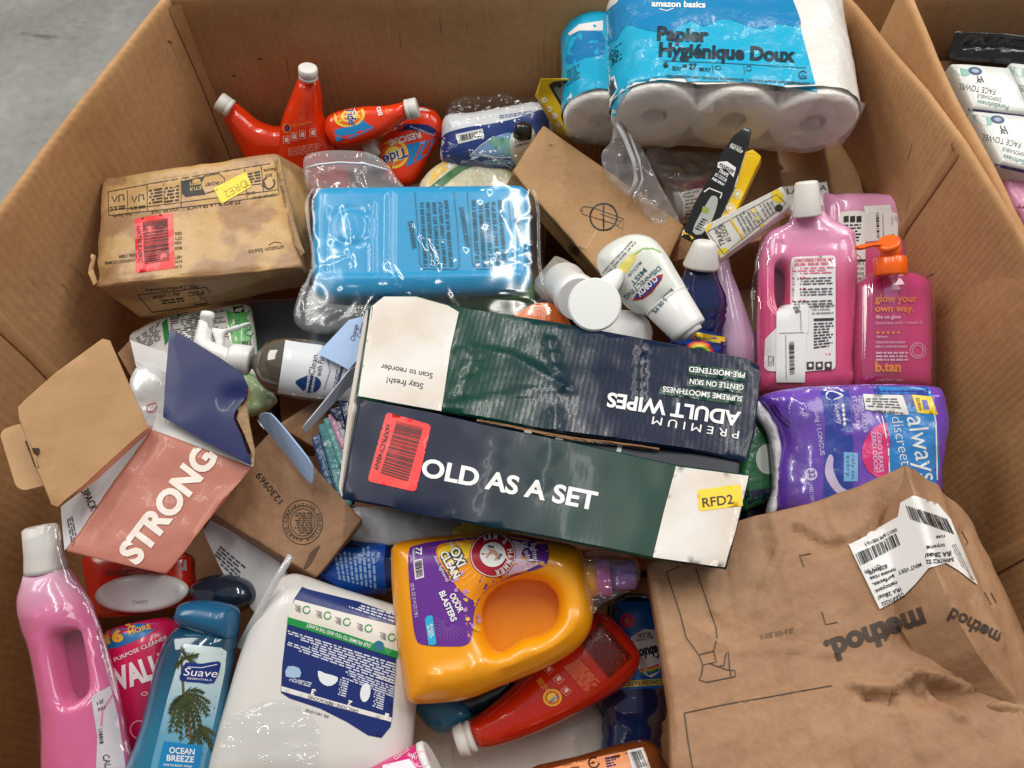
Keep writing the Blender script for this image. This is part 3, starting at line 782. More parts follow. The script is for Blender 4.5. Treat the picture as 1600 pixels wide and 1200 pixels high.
T.slab('torn_wrap_edge', [(1150, 168), (1250, 170), (1275, 178), (1345, 160), (1342, 178), (1318, 206), (1210, 228), (1160, 226)], pl(1240, 198, .80, (0, -.9, .45)), film('end_wrap_film'), .004, .002, .008, smooth=3, cr=(24, .008, 5), solid=False)
# zip bags and clear bag pieces
T = Thing('zip_bag', 'translucent zip bag hanging below the toilet paper packs', 'plastic bag')
T.slab('bag', [(962, 190), (980, 198), (1004, 236), (1030, 290), (1060, 340), (1066, 372), (1040, 376), (1012, 340), (990, 312), (966, 296), (944, 268), (940, 240), (954, 222)], pl(1000, 270, .78, (0, -.5, .85)), FILMW, .004, 0, .006, step=.006, smooth=4, cr=(16, .010, 6), solid=False, reliefs=rfolds((950, 200, 1030, 320), 16, 70, (40, 110), 5, .006, 4))
T.tube('zip_strip', [(963, 190, .845), (976, 215, .83), (990, 250, .81), (994, 280, .79), (985, 306, .77)], .0035, mat('zip', (215, 215, 220), .3, coat=.3))
T.tube('zip_strip', [(968, 188, .845), (984, 212, .83), (999, 250, .81), (1004, 280, .79), (992, 310, .77)], .002, mat('zip', (0, 0, 0)))
T = Thing('wipes_canister', 'grey canister with pink and white label lying behind the clear bag', 'canister')
T.lathe('body', (1048, 318, .70), (1112, 300, .71), [(0, 30), (.03, 34), (.2, 36), (1, 36)], mat('pale_grey_plastic', (176, 176, 178), .35, coat=.3), .9)
T.decal('label', [(1052, 288), (1085, 278), (1120, 270), (1120, 350), (1066, 350), (1068, 316)], WHITE, smooth=0, rnd=4)
T.decal('pink_print', [(1052, 287), (1085, 279), (1108, 274), (1104, 292), (1078, 296), (1058, 292)], ink((222, 40, 140)), .0014); T.stroke([[(1072, 283), (1082, 294)], [(1090, 279), (1095, 292)]], 1.2, WHITE, .002)
T.lines([(1070, 300), (1092, 296), (1094, 340), (1072, 344)], 8, GREY, words=3)
T = Thing('plastic_bag', 'crumpled clear bag in the shade beneath the large toilet paper pack', 'plastic bag')
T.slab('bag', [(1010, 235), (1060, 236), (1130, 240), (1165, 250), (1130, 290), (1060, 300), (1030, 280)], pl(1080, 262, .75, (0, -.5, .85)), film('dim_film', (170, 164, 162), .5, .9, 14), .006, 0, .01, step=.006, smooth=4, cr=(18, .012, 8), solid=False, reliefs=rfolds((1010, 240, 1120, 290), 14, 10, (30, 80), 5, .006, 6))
# ================================================================ long brown carton with crossed-out knife
T = Thing('long_carton', 'long plain brown carton with a crossed-out knife symbol, running down from the back', 'box')
T.hexa('carton', [(848, 195, .77), (1070, 352, .745), (1000, 500, .73), (800, 268, .745)], [(842, 240, .70), (1062, 385, .66), (1000, 520, .64), (790, 290, .68)], KRAFT2, bev=.004, edge=.018, cr=(11, .004, 3), reliefs=[('seg', [(850, 240), (1010, 420)], 7, -.004)])
T.stroke([circ((943, 339), 21, 26)+[(964, 339)]], 2.6, BLACK); T.stroke([[(943, 318), (943, 361)]], 2.2, BLACK)
T.stroke([[(974, 342), (925, 324), (912, 323), (906, 328), (911, 335), (960, 350), (973, 359), (974, 342), (964, 353)], [(970, 346), (938, 334)]], 1, BLACK); T.decal('dot', circ((910, 329), 1.3, 8), BLACK)
T.stroke([circ((832, 345), 12, 20, 20, -80, 80), circ((832, 345), 8, 20, 15, -80, 80)], 1.2, BLACK)
T.stroke([[(855, 432), (862, 418), (895, 380), (916, 392), (905, 405), (870, 432)], [(862, 418), (880, 430)]], 1.3, BLACK); T.bars([(893, 382), (910, 391), (904, 402), (886, 394)], BLACK, 9)
T.decal('print', [(872, 410), (880, 402), (888, 408), (880, 416)], BLACK); T.decal('print', [(886, 402), (894, 398), (898, 404), (890, 409)], BLACK)
T.stroke([[(855, 378), (880, 388), (900, 400)], [(933, 360), (916, 388)]], 1.2, ink((205, 178, 145), .5), name='scratch')

# ================================================================ odor spray cartons
YEL = mat('yellow_board', (0, 0, 0))
T = Thing('odor_spray_carton', 'tall black and yellow carton with a tapered top and bottle window, leaning on toilet paper', 'box', 'yellow odor spray cartons')
T.slab('black_front', [(1158, 203), (1168, 199), (1175, 204), (1170, 226), (1164, 240), (1150, 290), (1132, 330), (1113, 366), (1092, 384), (1064, 370), (1085, 318), (1112, 272), (1128, 238), (1146, 212)], pl3((1165, 205, .872), (1128, 290, .83), (1080, 370, .79)), mat('black_board', (28, 28, 30), .3, coat=.3), .002, .002, .002, step=.01)
T.hexa('yellow_side', [(1162, 238, .852), (1176, 233, .85), (1190, 244, .84), (1100, 384, .775)], [(1156, 245, .80), (1176, 243, .79), (1189, 258, .79), (1150, 330, .77)], YEL, bev=.002, edge=.02, cr=None)
T.hexa('yellow_side', [(1165, 240, .85), (1190, 244, .84), (1150, 330, .80), (1112, 372, .785)], [(1160, 245, .80), (1190, 255, .78), (1150, 340, .75), (1105, 375, .74)], YEL, bev=.002, edge=.02, cr=None)
for c in ((1152, 303), (1141, 325)):
    T.decal('badge', circ(c, 7.5, 18), WHITE, .0014); T.decal('badge', circ(c, 5.8, 16), ink((240, 200, 40)), .0018); T.decal('badge', circ(c, 3.5, 12), WHITE, .0022)
T.stroke([[(1146, 211), (1128, 238), (1120, 256), (1086, 316), (1066, 368)], [(1170, 228), (1164, 242), (1148, 292), (1132, 330), (1112, 368)]], 1.6, WHITE)
T.text([('THAT POOP', (1139, 230), (1159, 240), 4.5, 0, .03), ('BEFORE YOU GO', (1142, 226), (1158, 233), 2.6), ('TRAPS', (1122, 268), (1136, 277), 5.5, 0, .03), ('#2 ODOR', (1116, 274), (1134, 285), 5.5), ('FREE SPRAY', (1112, 280), (1131, 291), 3.6, 0, .04), ('SPRAY', (1160, 202), (1170, 206), 2.4)], WHITE)
T.decal('ribbon', [(1122, 253), (1136, 252), (1150, 262), (1146, 277), (1134, 264), (1121, 262)], WHITE); T.text([('POO-POURRI', (1123, 259), (1145, 271), 5.5, 0, .02)], BLACK, .002)
T.stroke([[(1100, 300), (1108, 294), (1128, 302), (1125, 310)]], 1.8, WHITE)
T.decal('bottle_picture', [(1104, 318), (1112, 306), (1120, 308), (1121, 318), (1112, 345), (1096, 366), (1082, 362), (1092, 338)], ink((170, 176, 168)), smooth=2)
T.decal('bottle_picture', [(1098, 322), (1109, 326), (1106, 334), (1096, 331)], ink((150, 160, 70)), .0014); T.lines([(1098, 340), (1106, 343), (1094, 362), (1085, 358)], 5, BLACK, words=2)
T.decal('yellow_foot', [(1069, 362), (1092, 376), (1088, 383), (1063, 370)], ink((240, 196, 20)), .0016)
T.stroke([[(1062, 370), (1090, 385)]], 1.2, WHITE, .002)
T = Thing('odor_spray_carton', 'small white carton with yellow corners and upside-down print lying over the black one', 'box', 'yellow odor spray cartons')
T.hexa('carton', [(1098, 354, .815), (1222, 291, .835), (1236, 322, .81), (1126, 404, .785)], [(1106, 362, .79), (1226, 305, .80), (1236, 334, .785), (1121, 415, .765)], mat('white_board', (226, 224, 214), .4, coat=.2, bump=.05), bev=.0015, edge=.015, cr=None)
YI = ink((240, 214, 60), .35)
for q in ([(1099, 355), (1114, 347), (1108, 360), (1104, 364)], [(1205, 300), (1222, 292), (1232, 310), (1218, 318), (1206, 312)], [(1120, 392), (1132, 386), (1140, 392), (1127, 404)]): T.decal('yellow_corner', q, YI)
T.decal('yellow_side', [(1127, 406), (1158, 386), (1190, 362), (1236, 326), (1236, 332), (1190, 370), (1124, 413)], ink((225, 178, 40)))
T.stroke([[(1105, 362), (1213, 304), (1228, 318), (1131, 397), (1105, 362)]], .9, ink((70, 70, 60)))
T.text([('TRAPS', (1134, 382), (1124, 354), 9, 0, .0), ('#2 ODOR', (1143, 376), (1130, 348), 8, 0, .0)], BLACK)
T.stroke([[(1141, 342), (1162, 374)]], 3.2, ink((240, 200, 30))); T.lines([(1163, 367), (1148, 338), (1180, 322), (1196, 345)], 6, GREY, words=4)
T.lines([(1196, 342), (1184, 320), (1206, 312), (1216, 328)], 4, GREY, words=4)
T.decal('badge', circ((1217, 325), 6.0, 16), ink((50, 50, 50)), .0015)
for c in ((1177, 329), (1183, 341), (1191, 353)): T.decal('drop_print', circ(c, 3.6, 12), ink((238, 220, 130)), .0015)
T = Thing('paper_sheet', 'small white paper printed in black behind the pink bottle cap', 'paper')
T.slab('sheet', [(1222, 292), (1292, 284), (1298, 320), (1230, 330)], pl(1260, 300, .735), PAPER, .001, .001, .001)
T.text([('LA CASA', (1230, 303), (1292, 297), 8)], BLACK)
# ================================================================ right side bottles
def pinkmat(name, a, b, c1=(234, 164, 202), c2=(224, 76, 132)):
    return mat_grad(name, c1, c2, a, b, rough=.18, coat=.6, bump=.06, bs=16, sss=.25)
T = Thing('cleaner_bottle', 'flat pink cleaner jug with rounded shoulder behind, white barcode stickers, no cap visible', 'bottle', 'pink floor cleaner bottles')
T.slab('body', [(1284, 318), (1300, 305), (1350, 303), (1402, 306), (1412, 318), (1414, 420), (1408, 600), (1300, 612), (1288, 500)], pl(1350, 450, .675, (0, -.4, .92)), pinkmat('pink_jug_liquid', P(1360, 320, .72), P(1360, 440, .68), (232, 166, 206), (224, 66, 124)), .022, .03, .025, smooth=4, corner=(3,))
T.decal('label', [(1312, 331), (1338, 329), (1352, 331), (1352, 520), (1310, 520)], WHITE, rnd=4)
T.lines([(1316, 350), (1345, 349), (1345, 378), (1316, 380)], 6, BLACK, words=4); T.lines([(1316, 408), (1350, 408), (1350, 470), (1316, 470)], 8, GREY, words=4)
for x in (1318, 1328, 1338): T.decal('pictogram', [(x, 338), (x+8, 337), (x+8, 347), (x, 348)], BLACK, .0014)
T.decal('barcode_label', [(1350, 322), (1391, 320), (1393, 331), (1402, 334), (1403, 373), (1352, 378)], ink((236, 236, 234), .4), .0018)
T.bars([(1368, 334), (1370, 374), (1374, 374), (1373, 332)], BLACK, 14, .0024); T.stroke([[(1379, 336), (1380, 372)], [(1393, 340), (1394, 352)]], 1, GREY, .0024); T.stroke([[(1394, 366), (1398, 374)]], 3, BLACK, .0024)
T.stroke([[(1340, 398), (1345, 403), (1340, 408), (1335, 403), (1340, 398)]], 1.2, ink((220, 30, 60)), .002)
T.stroke([[(1333, 407), (1352, 407)]], 3.5, BLACK, .002)
T = Thing('cleaner_bottle', 'tall translucent pink cleaner bottle with white cap and large printed back label', 'bottle', 'pink floor cleaner bottles')
pb = pl(1260, 450, .745, (-.05, -.38, .92))
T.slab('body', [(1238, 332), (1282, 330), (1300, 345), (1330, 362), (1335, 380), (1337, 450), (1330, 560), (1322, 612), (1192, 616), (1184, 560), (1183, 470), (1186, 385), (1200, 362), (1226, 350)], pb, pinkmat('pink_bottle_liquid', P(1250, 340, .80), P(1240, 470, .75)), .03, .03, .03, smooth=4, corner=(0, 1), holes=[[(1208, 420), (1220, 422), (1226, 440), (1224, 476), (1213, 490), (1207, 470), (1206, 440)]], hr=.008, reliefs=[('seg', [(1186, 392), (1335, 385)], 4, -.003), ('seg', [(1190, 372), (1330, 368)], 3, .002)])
T.slab('grip_recess', [(1202, 414), (1224, 414), (1232, 440), (1230, 484), (1214, 498), (1202, 476)], (pb[0]-pb[1]*.006, pb[1]), mat('shaded_pink_recess', (110, 36, 74), .25, coat=.5), .003, .001, .004, smooth=3, solid=False)  # shade inside the grip is painted in as a darker pink
T.lathe('cap', (1261, 338, .812), (1260, 283, .845), [(0, 21.5), (.05, 22), (.3, 20.5), (.93, 17.5), (.98, 16), (1, 12)], WHITEC, n=(0, -.4, .9), ribs=0)
T.decal('label', [(1236, 402), (1305, 399), (1305, 577), (1236, 582), (1236, 480)], ink((240, 236, 236), .3, .3), rnd=7, off=.004, step=6)
T.decal('label', [(1196, 530), (1214, 512), (1216, 478), (1240, 476), (1240, 582), (1200, 580), (1195, 575)], ink((240, 236, 236), .3, .3), rnd=3, off=.004, step=6)
PK = ink((216, 40, 90))
T.lines([(1241, 404), (1300, 403), (1300, 415), (1241, 417)], 2, PK, .0056, words=5, fillw=.8, jag=0); T.lines([(1239, 418), (1302, 416), (1302, 428), (1239, 430)], 3, ink((226, 110, 140)), .0056, words=6)
for i, y in enumerate((434, 451, 470)):
    T.lines([(1239, y-2), (1258, y-2), (1258, y+3), (1239, y+3)], 1, PK, .0056, words=2); T.lines([(1240, y), (1300, y-2), (1300, y+11), (1240, y+13)], 3, GREY, .0056, words=7, seed=i)
T.lines([(1268, 476), (1302, 475), (1302, 492), (1268, 493)], 3, GREY, .0056, words=4); T.stroke([[(1271, 500), (1302, 499)]], 4, BLACK, .0058)
T.lines([(1271, 504), (1302, 503), (1300, 542), (1271, 546)], 9, ink((50, 50, 54)), .0056, words=4, seed=8); T.lines([(1290, 551), (1298, 551), (1298, 556), (1290, 556)], 1, PK, .0056)
for x in (1260, 1274, 1288): T.decal('pictogram', [(x, 566), (x+11, 565), (x+11, 577), (x, 578)], ink((60, 40, 44)), .0056); T.decal('pictogram', circ((x+5.5, 571), 3, 10), WHITE, .0064)
T.decal('barcode_label', [(1214, 478), (1262, 476), (1262, 520), (1259, 521), (1257, 597), (1213, 597), (1213, 540)], ink((238, 238, 236), .4), .0060)
T.bars([(1232, 535), (1233, 586), (1241, 585), (1240, 534)], BLACK, 22, .0078); T.stroke([[(1218, 521), (1256, 520)], [(1227, 524), (1228, 592)], [(1250, 486), (1251, 518)]], .8, GREY, .0078)
T.lines([(1238, 480), (1250, 477), (1251, 488), (1243, 491)], 2, BLACK, words=2, fillw=.9, off=.0078)
T.stroke([[(1202, 557), (1209, 557), (1209, 571), (1202, 572), (1202, 557)], [(1204, 566), (1206, 569), (1208, 560)]], .9, BLACK, .0058)
T.slab('shrink_film', [(1228, 350), (1240, 300), (1282, 300), (1298, 346), (1338, 378), (1341, 600), (1185, 610), (1180, 400)], (pb[0]+pb[1]*.028, pb[1]), film('tight_film', (240, 225, 235), .01, .35, 6, gloss=.10), .006, 0, .02, smooth=3, cr=(14, .004, 4), solid=False)

T = Thing('pump_bottle', 'clear magenta gel bottle with bright orange pump and orange lettering', 'bottle')
bp_ = pl(1394, 510, .735, (.05, -.36, .93))
SH = [(1355, 433), (1375, 428), (1405, 426), (1432, 430), (1448, 442), (1452, 470), (1452, 590), (1444, 606), (1346, 606), (1336, 592), (1335, 470), (1339, 445)]
T.slab('body', SH, bp_, mat_grad('magenta_gel', (236, 64, 150), (196, 26, 108), P(1440, 480, .74), P(1350, 480, .74), .12, coat=1.0, sss=.15, spec=.6), .02, .022, .028, smooth=4, pw=.4)
T.slab('clear_rim', [(1350, 430), (1375, 425), (1405, 423), (1436, 427), (1452, 440), (1456, 470), (1456, 592), (1446, 610), (1342, 610), (1332, 594), (1331, 470), (1335, 443)], (bp_[0]+bp_[1]*.001, bp_[1]), film('clear_acrylic', (255, 200, 230), .04, .04, 6, .03, .3), .026, .02, .022, smooth=4, solid=False)
T.decal('dip_tube', [(1379, 432), (1404, 432), (1402, 462), (1398, 474), (1388, 474), (1381, 462)], mat('tube_pink', (226, 96, 186), .2, coat=.6), .001)
OR = mat('orange_pump_plastic', (250, 104, 16), .28, coat=.4, sss=.05)
T.lathe('pump_collar', (1391, 431, .792), (1391, 400, .806), [(0, 23), (.1, 24.5), (.85, 24), (.95, 22), (1, 15)], OR, n=(0, -.4, .9), ribs=.012, seg=60)
T.lathe('pump_stem', (1391, 404, .806), (1391, 380, .826), [(0, 15), (1, 15)], OR, n=(0, -.4, .9))
T.lathe('pump_head', (1389, 384, .823), (1388, 377, .830), [(0, 16), (.3, 17.5), (.8, 17), (1, 14)], OR, n=(0, -.4, .9))
T.slab('pump_spout', [(1385, 376), (1398, 379), (1390, 386), (1365, 386), (1345, 391), (1336, 389), (1338, 384), (1362, 379)], pl(1370, 384, .825, (0, -.4, .92)), OR, .004, .006, .004, smooth=3)
OI = ink((252, 150, 40), .35)
T.text([('glow your', (1367, 472), (1432, 472), 11, 0, .02), ('own way.', (1367, 487), (1427, 487), 10, 0, .02), ('b.tan', (1367, 580), (1407, 580), 14, 0, .04)], OI, .005)
PW = ink((240, 190, 215), .35)
T.text([('the no glow', (1368, 498), (1407, 498), 5.5, 0, .03), ('hyaluronic acid + vitamin b', (1368, 507), (1440, 506), 4.6, 0, .0), ('darkest', (1369, 528), (1386, 528), 4), ('cruelty free + vegan', (1368, 594), (1410, 594), 4)], PW, .005)
T.stroke([[(1369+8*k, 520), (1373+8*k, 520)] for k in range(5)], 3.5, OI, .005)
T.lines([(1368, 532), (1415, 532), (1415, 545), (1368, 545)], 2, PW, .005, words=6); T.lines([(1368, 549), (1418, 549), (1418, 565), (1368, 565)], 3, PW, .005, words=7)
T.stroke([circ((1433, 548), 12, 26)+[(1445, 548)], circ((1433, 548), 8, 20)+[(1441, 548)]], 1, PW, .005); arc_text(T, 'FREE AND VEGAN', (1433, 548), 9.2, 180, 520, 2.6, PW)

T = Thing('lilac_bottle', 'pale lilac bottle standing between the blue cleaner and the pink bottle', 'bottle')
T.lathe('body', (1160, 590, .66), (1128, 400, .73), [(0, 30), (.3, 30), (.62, 20), (.85, 11), (1, 10)], mat('lilac_plastic', (214, 176, 208), .25, coat=.5), .8)
T = Thing('purple_pouch', 'small purple wrapped pouch in the gap beside the lilac bottle', 'pouch')
T.slab('pouch', [(1160, 520), (1185, 518), (1192, 600), (1168, 612)], pl(1175, 560, .60), mat('purple_film_print', (120, 92, 170), .25, coat=.6, bump=.6), .015, .015, .012, rnd=5, cr=(30, .004, 1))
# dark blue cleaner with white cap
T = Thing('blue_cleaner_bottle', 'dark blue cleaner bottle with ribbed shoulder and white cap beside the wipes spray', 'bottle', 'dark blue floor cleaner bottles')
NB = mat('navy_liquid', (22, 38, 84), .12, coat=.8, bump=.15, bs=20)
T.lathe('body', (1088, 575, .66), (1094, 412, .775), [(0, 46), (.28, 46), (.32, 40), (.42, 42), (.5, 44), (.53, 42), (.56, 45), (.59, 43), (.62, 45), (.65, 43), (.7, 42), (.8, 34), (.9, 26), (1, 21)], NB, .8, n=(0, -.4, .9))
T.lathe('cap', (1095, 418, .775), (1102, 376, .805), [(0, 27), (.1, 28), (.8, 19), (.95, 17), (1, 12)], WHITEC, n=(0, -.4, .9), ribs=.012)
T.decal('label', [(1040, 506), (1134, 522), (1134, 560), (1040, 560)], ink((20, 70, 160), .3)); T.decal('yellow_band', [(1075, 516), (1133, 527), (1132, 538), (1072, 528)], ink((236, 196, 50)), .0014)
T.text([('CONCENTRATED FORMULA', (1040, 522), (1129, 538), 5, 0, .02)], ink((20, 40, 110)), .002)
for k, c in enumerate(((220, 40, 40), (240, 160, 40), (250, 230, 80), (60, 160, 80))):
    T.stroke([circ((1092, 556), 23-3*k, 14, 22-3*k, 190, 350)], 3.2, ink(c), .0018+.0002*k)
# white spray: disc, neck
T = Thing('air_freshener', 'white round flat cap on a white neck pointing at the camera', 'dispenser')
T.lathe('body', (880, 440, .77), (905, 468, .83), [(0, 30), (.1, 33), (.6, 32), (.8, 36), (1, 34)], WHITEP, n=(0, -.3, .9))
T.slab('arm', [(930, 445), (962, 420), (975, 430), (965, 455), (940, 470)], pl(950, 445, .86), WHITEP, .008, .01, .008, smooth=3)
T.slab('disc', circ((929, 476), 42, 44, 42), pl(929, 476, .872, (-.05, -.42, .9)), mat('matte_white_disc', (236, 238, 236), .4), .003, .008, .004)
T = Thing('clear_cup', 'clear plastic cup with a cream lid lying against the white round cap', 'cup')
T.lathe('body', (862, 465, .74), (893, 420, .775), [(0, 34), (.2, 38), (1, 33)], film('cup_film', (225, 220, 210), .35, .5, 20), solid=True)
T.lines([(858, 455), (880, 422), (888, 427), (864, 462)], 2, ink((90, 60, 90)), words=5)
T = Thing('mist_bottle', 'white tapered mist can with a red and blue diamond logo lying upside-down', 'bottle')
T.slab('body', [(934, 398), (955, 378), (985, 366), (1015, 370), (1035, 388), (1055, 420), (1075, 462), (1040, 478), (1012, 492), (990, 488), (965, 466), (945, 440), (935, 420)], pl3((980, 380, .87), (1070, 460, .85), (960, 450, .83)), mat('white_can', (228, 230, 222), .3, coat=.5), .024, .03, .034, smooth=4)
T.lathe('cap', (1040, 470, .845), (1078, 518, .835), [(0, 38), (.03, 38), (.06, 36), (.1, 37), (.85, 31), (.97, 30), (1, 27)], WHITEP, n=(0, -.3, .9), squash=.8)
q = P(1078, 518, .835); T.lathe('button', (1075, 514, .836), (1082, 523, .834), [(0, 20), (.9, 19), (1, 16)], WHITEP, n=(0, -.3, .9), squash=.8)
T.decal('logo', [(988, 470), (996, 455), (1012, 440), (1028, 430), (1036, 428), (1034, 437), (1018, 458), (1004, 468)], ink((176, 34, 42)), .001)
T.decal('logo', [(992, 466), (998, 456), (1013, 443), (1031, 431), (1031, 438), (1016, 454), (1004, 464)], ink((30, 70, 150)), .0014)
T.text([('CLOROX', (1022, 430), (993, 457), 9.5, 0, .035)], WHITE, .002); TEAL = ink((50, 96, 110))
T.text([('DISINFECTING', (1029, 415), (974, 463), 7.5), ('MIST', (1006, 418), (984, 442), 7.5), ('KILLS 99.9%', (1048, 450), (1018, 486), 7.5), ('MULTI-USE', (1000, 408), (980, 430), 4.5)], TEAL)
T.decal('yellow_rays', [(966, 416), (985, 398), (996, 392), (995, 402), (982, 424), (974, 428)], ink((236, 222, 120))); T.stroke([[(990, 398), (1005, 388), (1020, 388), (1032, 394)]], 2, ink((150, 200, 100)), .0016)
T.lines([(940, 424), (985, 376), (995, 380), (948, 432)], 2, GREY, words=6); T.lines([(946, 434), (962, 416), (968, 420), (952, 440)], 3, GREY, words=3)
T = Thing('orange_pouch', 'orange printed wrapper showing between the blue container and the wipes carton', 'bag')
T.slab('pouch', [(790, 505), (812, 488), (840, 474), (875, 482), (890, 520), (800, 530)], pl(840, 500, .76), mat('orange_film_print', (240, 120, 40), .3, coat=.5, bump=.4), .01, .015, .015, smooth=3, cr=(22, .005, 3))
T = Thing('white_bottle', 'white bottle lying under the round flat cap', 'bottle')
T.slab('body', [(915, 510), (950, 486), (1000, 490), (1020, 520), (1000, 560), (930, 560)], pl(960, 520, .80), WHITEP, .014, .03, .025, smooth=4)
# ================================================================ blue container in a clear bag
T = Thing('blue_container', 'bright blue plastic wipes tub in a clear bag printed with green warnings', 'tub')
BLUE = mat('bright_blue_plastic', (4, 156, 212), .3, coat=.35, bump=.03, bs=12)
bc = pl(660, 385, .775, (0, -.22, .97))
T.slab('tub', [(500, 318), (820, 312), (834, 460), (838, 480), (700, 500), (520, 490)], pl(660, 400, .72, (0, -.22, .97)), mat_grad('tub_label', (70, 130, 60), (40, 120, 170), P(720, 470, .72), P(600, 470, .72), .3, coat=.3), .02, .06, .02, smooth=0, rnd=25)
T.slab('lid', [(489, 297), (828, 293), (830, 460), (489, 472)], bc, BLUE, .020, .012, .02, rnd=24, step=.0048,
       reliefs=[('seg', [(613, 318), (612, 438)], 4, -.0035), ('seg', [(515, 340), (516, 440)], 4, -.002), ('seg', [(585, 330), (585, 438)], 3, -.002), ('seg', circ((553, 365), 31, 20, 29), 4, -.002), ('seg', [(510, 446), (812, 440)], 6, .003), ('blob', (553, 365), (26, 24), .002)])
GR = ink((10, 120, 110), .3)
G2 = ink((4, 84, 92), .3)
T.text([('WARNING', (652, 388), (645, 345), 8, 0, .02), ('AVERTISSEMENT', (735, 386), (724, 322), 7, 0, .02), ('ADVERTENCIA', (818, 380), (808, 322), 8.5, 0, .02)], G2, .003)
for x0, x1 in ((650, 712), (732, 796)):
    T.stroke([[(x0-2, 300), (x0+2, 350), (x0+6, 412), (x0+12, 420), (x1+2, 421), (x1+6, 414), (x1+2, 350), (x1-3, 300)]], 1, G2, .003)
T.lines([(660, 416), (654, 316), (702, 315), (710, 416)], 5, G2, .003, words=9, fillw=.62, jag=0, seed=2); T.lines([(741, 416), (735, 316), (786, 315), (794, 416)], 5, G2, .003, words=9, fillw=.62, jag=0, seed=3)
T.stroke([[(812, 300), (822, 400), (826, 414), (840, 420)]], 1, G2, .003)
T.decal('label', [(520, 476), (700, 472), (690, 488), (560, 500), (525, 498)], ink((80, 140, 90)), .001)
T.decal('label', [(740, 466), (828, 462), (830, 476), (745, 484)], ink((60, 150, 50)), .001)
T.slab('clear_bag', [(474, 330), (482, 300), (500, 289), (560, 292), (640, 290), (700, 262), (740, 250), (775, 262), (805, 285), (835, 293), (845, 330), (846, 380), (850, 430), (870, 470), (880, 500), (800, 505), (700, 490), (640, 474), (600, 462), (570, 500), (545, 517), (500, 524), (468, 510), (460, 480), (476, 440), (485, 400)],
       (bc[0]+bc[1]*.023, bc[1]), film('bag_film', (238, 242, 246), .012, .10, 7, gloss=.14, rough=.12), .004, 0, .015, step=.0042, smooth=4, cr=(8, .0025, 3), reliefs=rfolds((470, 290, 780, 470), 26, -8, (40, 130), 4, .0015, 2)+rfolds((480, 300, 840, 500), 9, 50, (20, 70), 4, .0014, 5, .5), solid=False)
T.slab('bag_tail', [(478, 440), (500, 470), (560, 478), (620, 470), (600, 490), (560, 512), (510, 524), (470, 514), (459, 488)], pl(540, 495, .785), film('bag_tail_film', (225, 232, 236), .12, .7, 14), .003, 0, .004, step=.0055, smooth=4, cr=(18, .008, 8), solid=False, reliefs=rfolds((470, 450, 600, 510), 22, 150, (20, 70), 4, .005, 9, .5))
T = Thing('zip_bag', 'frosted zip bag with pinkish contents between the kraft box and the red bottles', 'plastic bag')
T.slab('bag', [(474, 250), (500, 237), (545, 235), (580, 240), (602, 254), (620, 278), (630, 300), (560, 306), (490, 306)], pl(550, 272, .765, (0, -.4, .92)), FILMW, .003, 0, .004, step=.006, smooth=4, cr=(18, .006, 2), solid=False, reliefs=rfolds((480, 245, 600, 290), 12, 20, (30, 80), 4, .004, 3, .6))
T.tube('zip_strip', [(480, 262, .785), (500, 257, .79), (530, 254, .79), (570, 256, .788), (606, 266, .783)], .0018, mat('zip', (0, 0, 0)))

# ================================================================ kraft box on the left
AK = mat('taped_kraft', (192, 154, 100), .38, col2=(162, 124, 86), ns=11, nlo=.47, nhi=.53, bump=.18, bs=60, grain=.05, gs=180, coat=.12, coatr=.3)
T = Thing('kraft_box', 'battered golden kraft box with a red barcode sticker and upside-down recycling print', 'box')
T.hexa('box', [(160, 277, .80), (432, 238, .81), (472, 418, .795), (143, 446, .785)], [(196, 340, .70), (486, 268, .73), (487, 446, .72), (222, 500, .70)], AK, bev=.007, edge=.011, cr=(13, .006, 2),
       reliefs=[('seg', [(175, 282), (225, 290), (300, 276), (430, 256)], 5, -.004), ('fold', [(432, 250), (446, 330), (470, 400)], 5, -.008), ('blob', (150, 430), (16, 14), -.01), ('seg', [(140, 460), (300, 440), (480, 424)], 4, .002)])
LB = ink((62, 50, 34), .6)
def L_(q): return q
T.stroke([[(169, 300), (240, 286), (431, 254), (436, 304), (340, 318), (170, 337), (169, 300)], [(171, 329), (240, 322), (438, 296)], [(199, 297), (200, 334)], [(230, 290), (230, 331)], [(256, 286), (257, 320)], [(283, 281), (283, 325)], [(382, 264), (386, 310)], [(408, 259), (412, 300)], [(385, 290), (409, 287)]], 1, LB)
T.decal('arrow_print', [(284, 283), (320, 275), (314, 289), (322, 304), (290, 308), (284, 302)], ink((46, 50, 48), .6)); T.text([('CETTE', (314, 283), (296, 286), 5), ('ETUI', (314, 291), (297, 294), 5)], ink((206, 170, 110)), .002)
T.stroke([[(320, 275), (342, 271), (351, 279), (350, 288), (342, 296), (322, 302)]], 1.2, LB)
T.text([('+ SACHET', (348, 283), (320, 286), 5), ('BOX', (424, 271), (414, 273), 4.5), ('Recycle', (430, 262), (412, 265), 4.5), ('FOR UK ONLY', (432, 302), (392, 308), 4), ('BAG', (398, 299), (386, 301), 4), ('ET POUR LA FRANCE', (375, 313), (292, 323), 5), ('SOLO PER ITALIA', (278, 324), (236, 330), 5), ('Solo España', (205, 332), (176, 336), 4.5)], LB)
T.stroke([circ((420, 286), 9, 20, 9, -40, 250)], 2.4, LB); T.stroke([[(409, 290), (416, 292), (412, 284)]], 2.2, LB)
for x in (184, 215): T.stroke([[(x-9, 307), (x-5, 316), (x-1, 307)], [(x+2, 315), (x+2, 305), (x+9, 304), (x+10, 313)]], 1.8, LB); T.lines([(x+12, 320), (x-12, 323), (x-12, 329), (x+12, 326)], 2, LB, words=3)
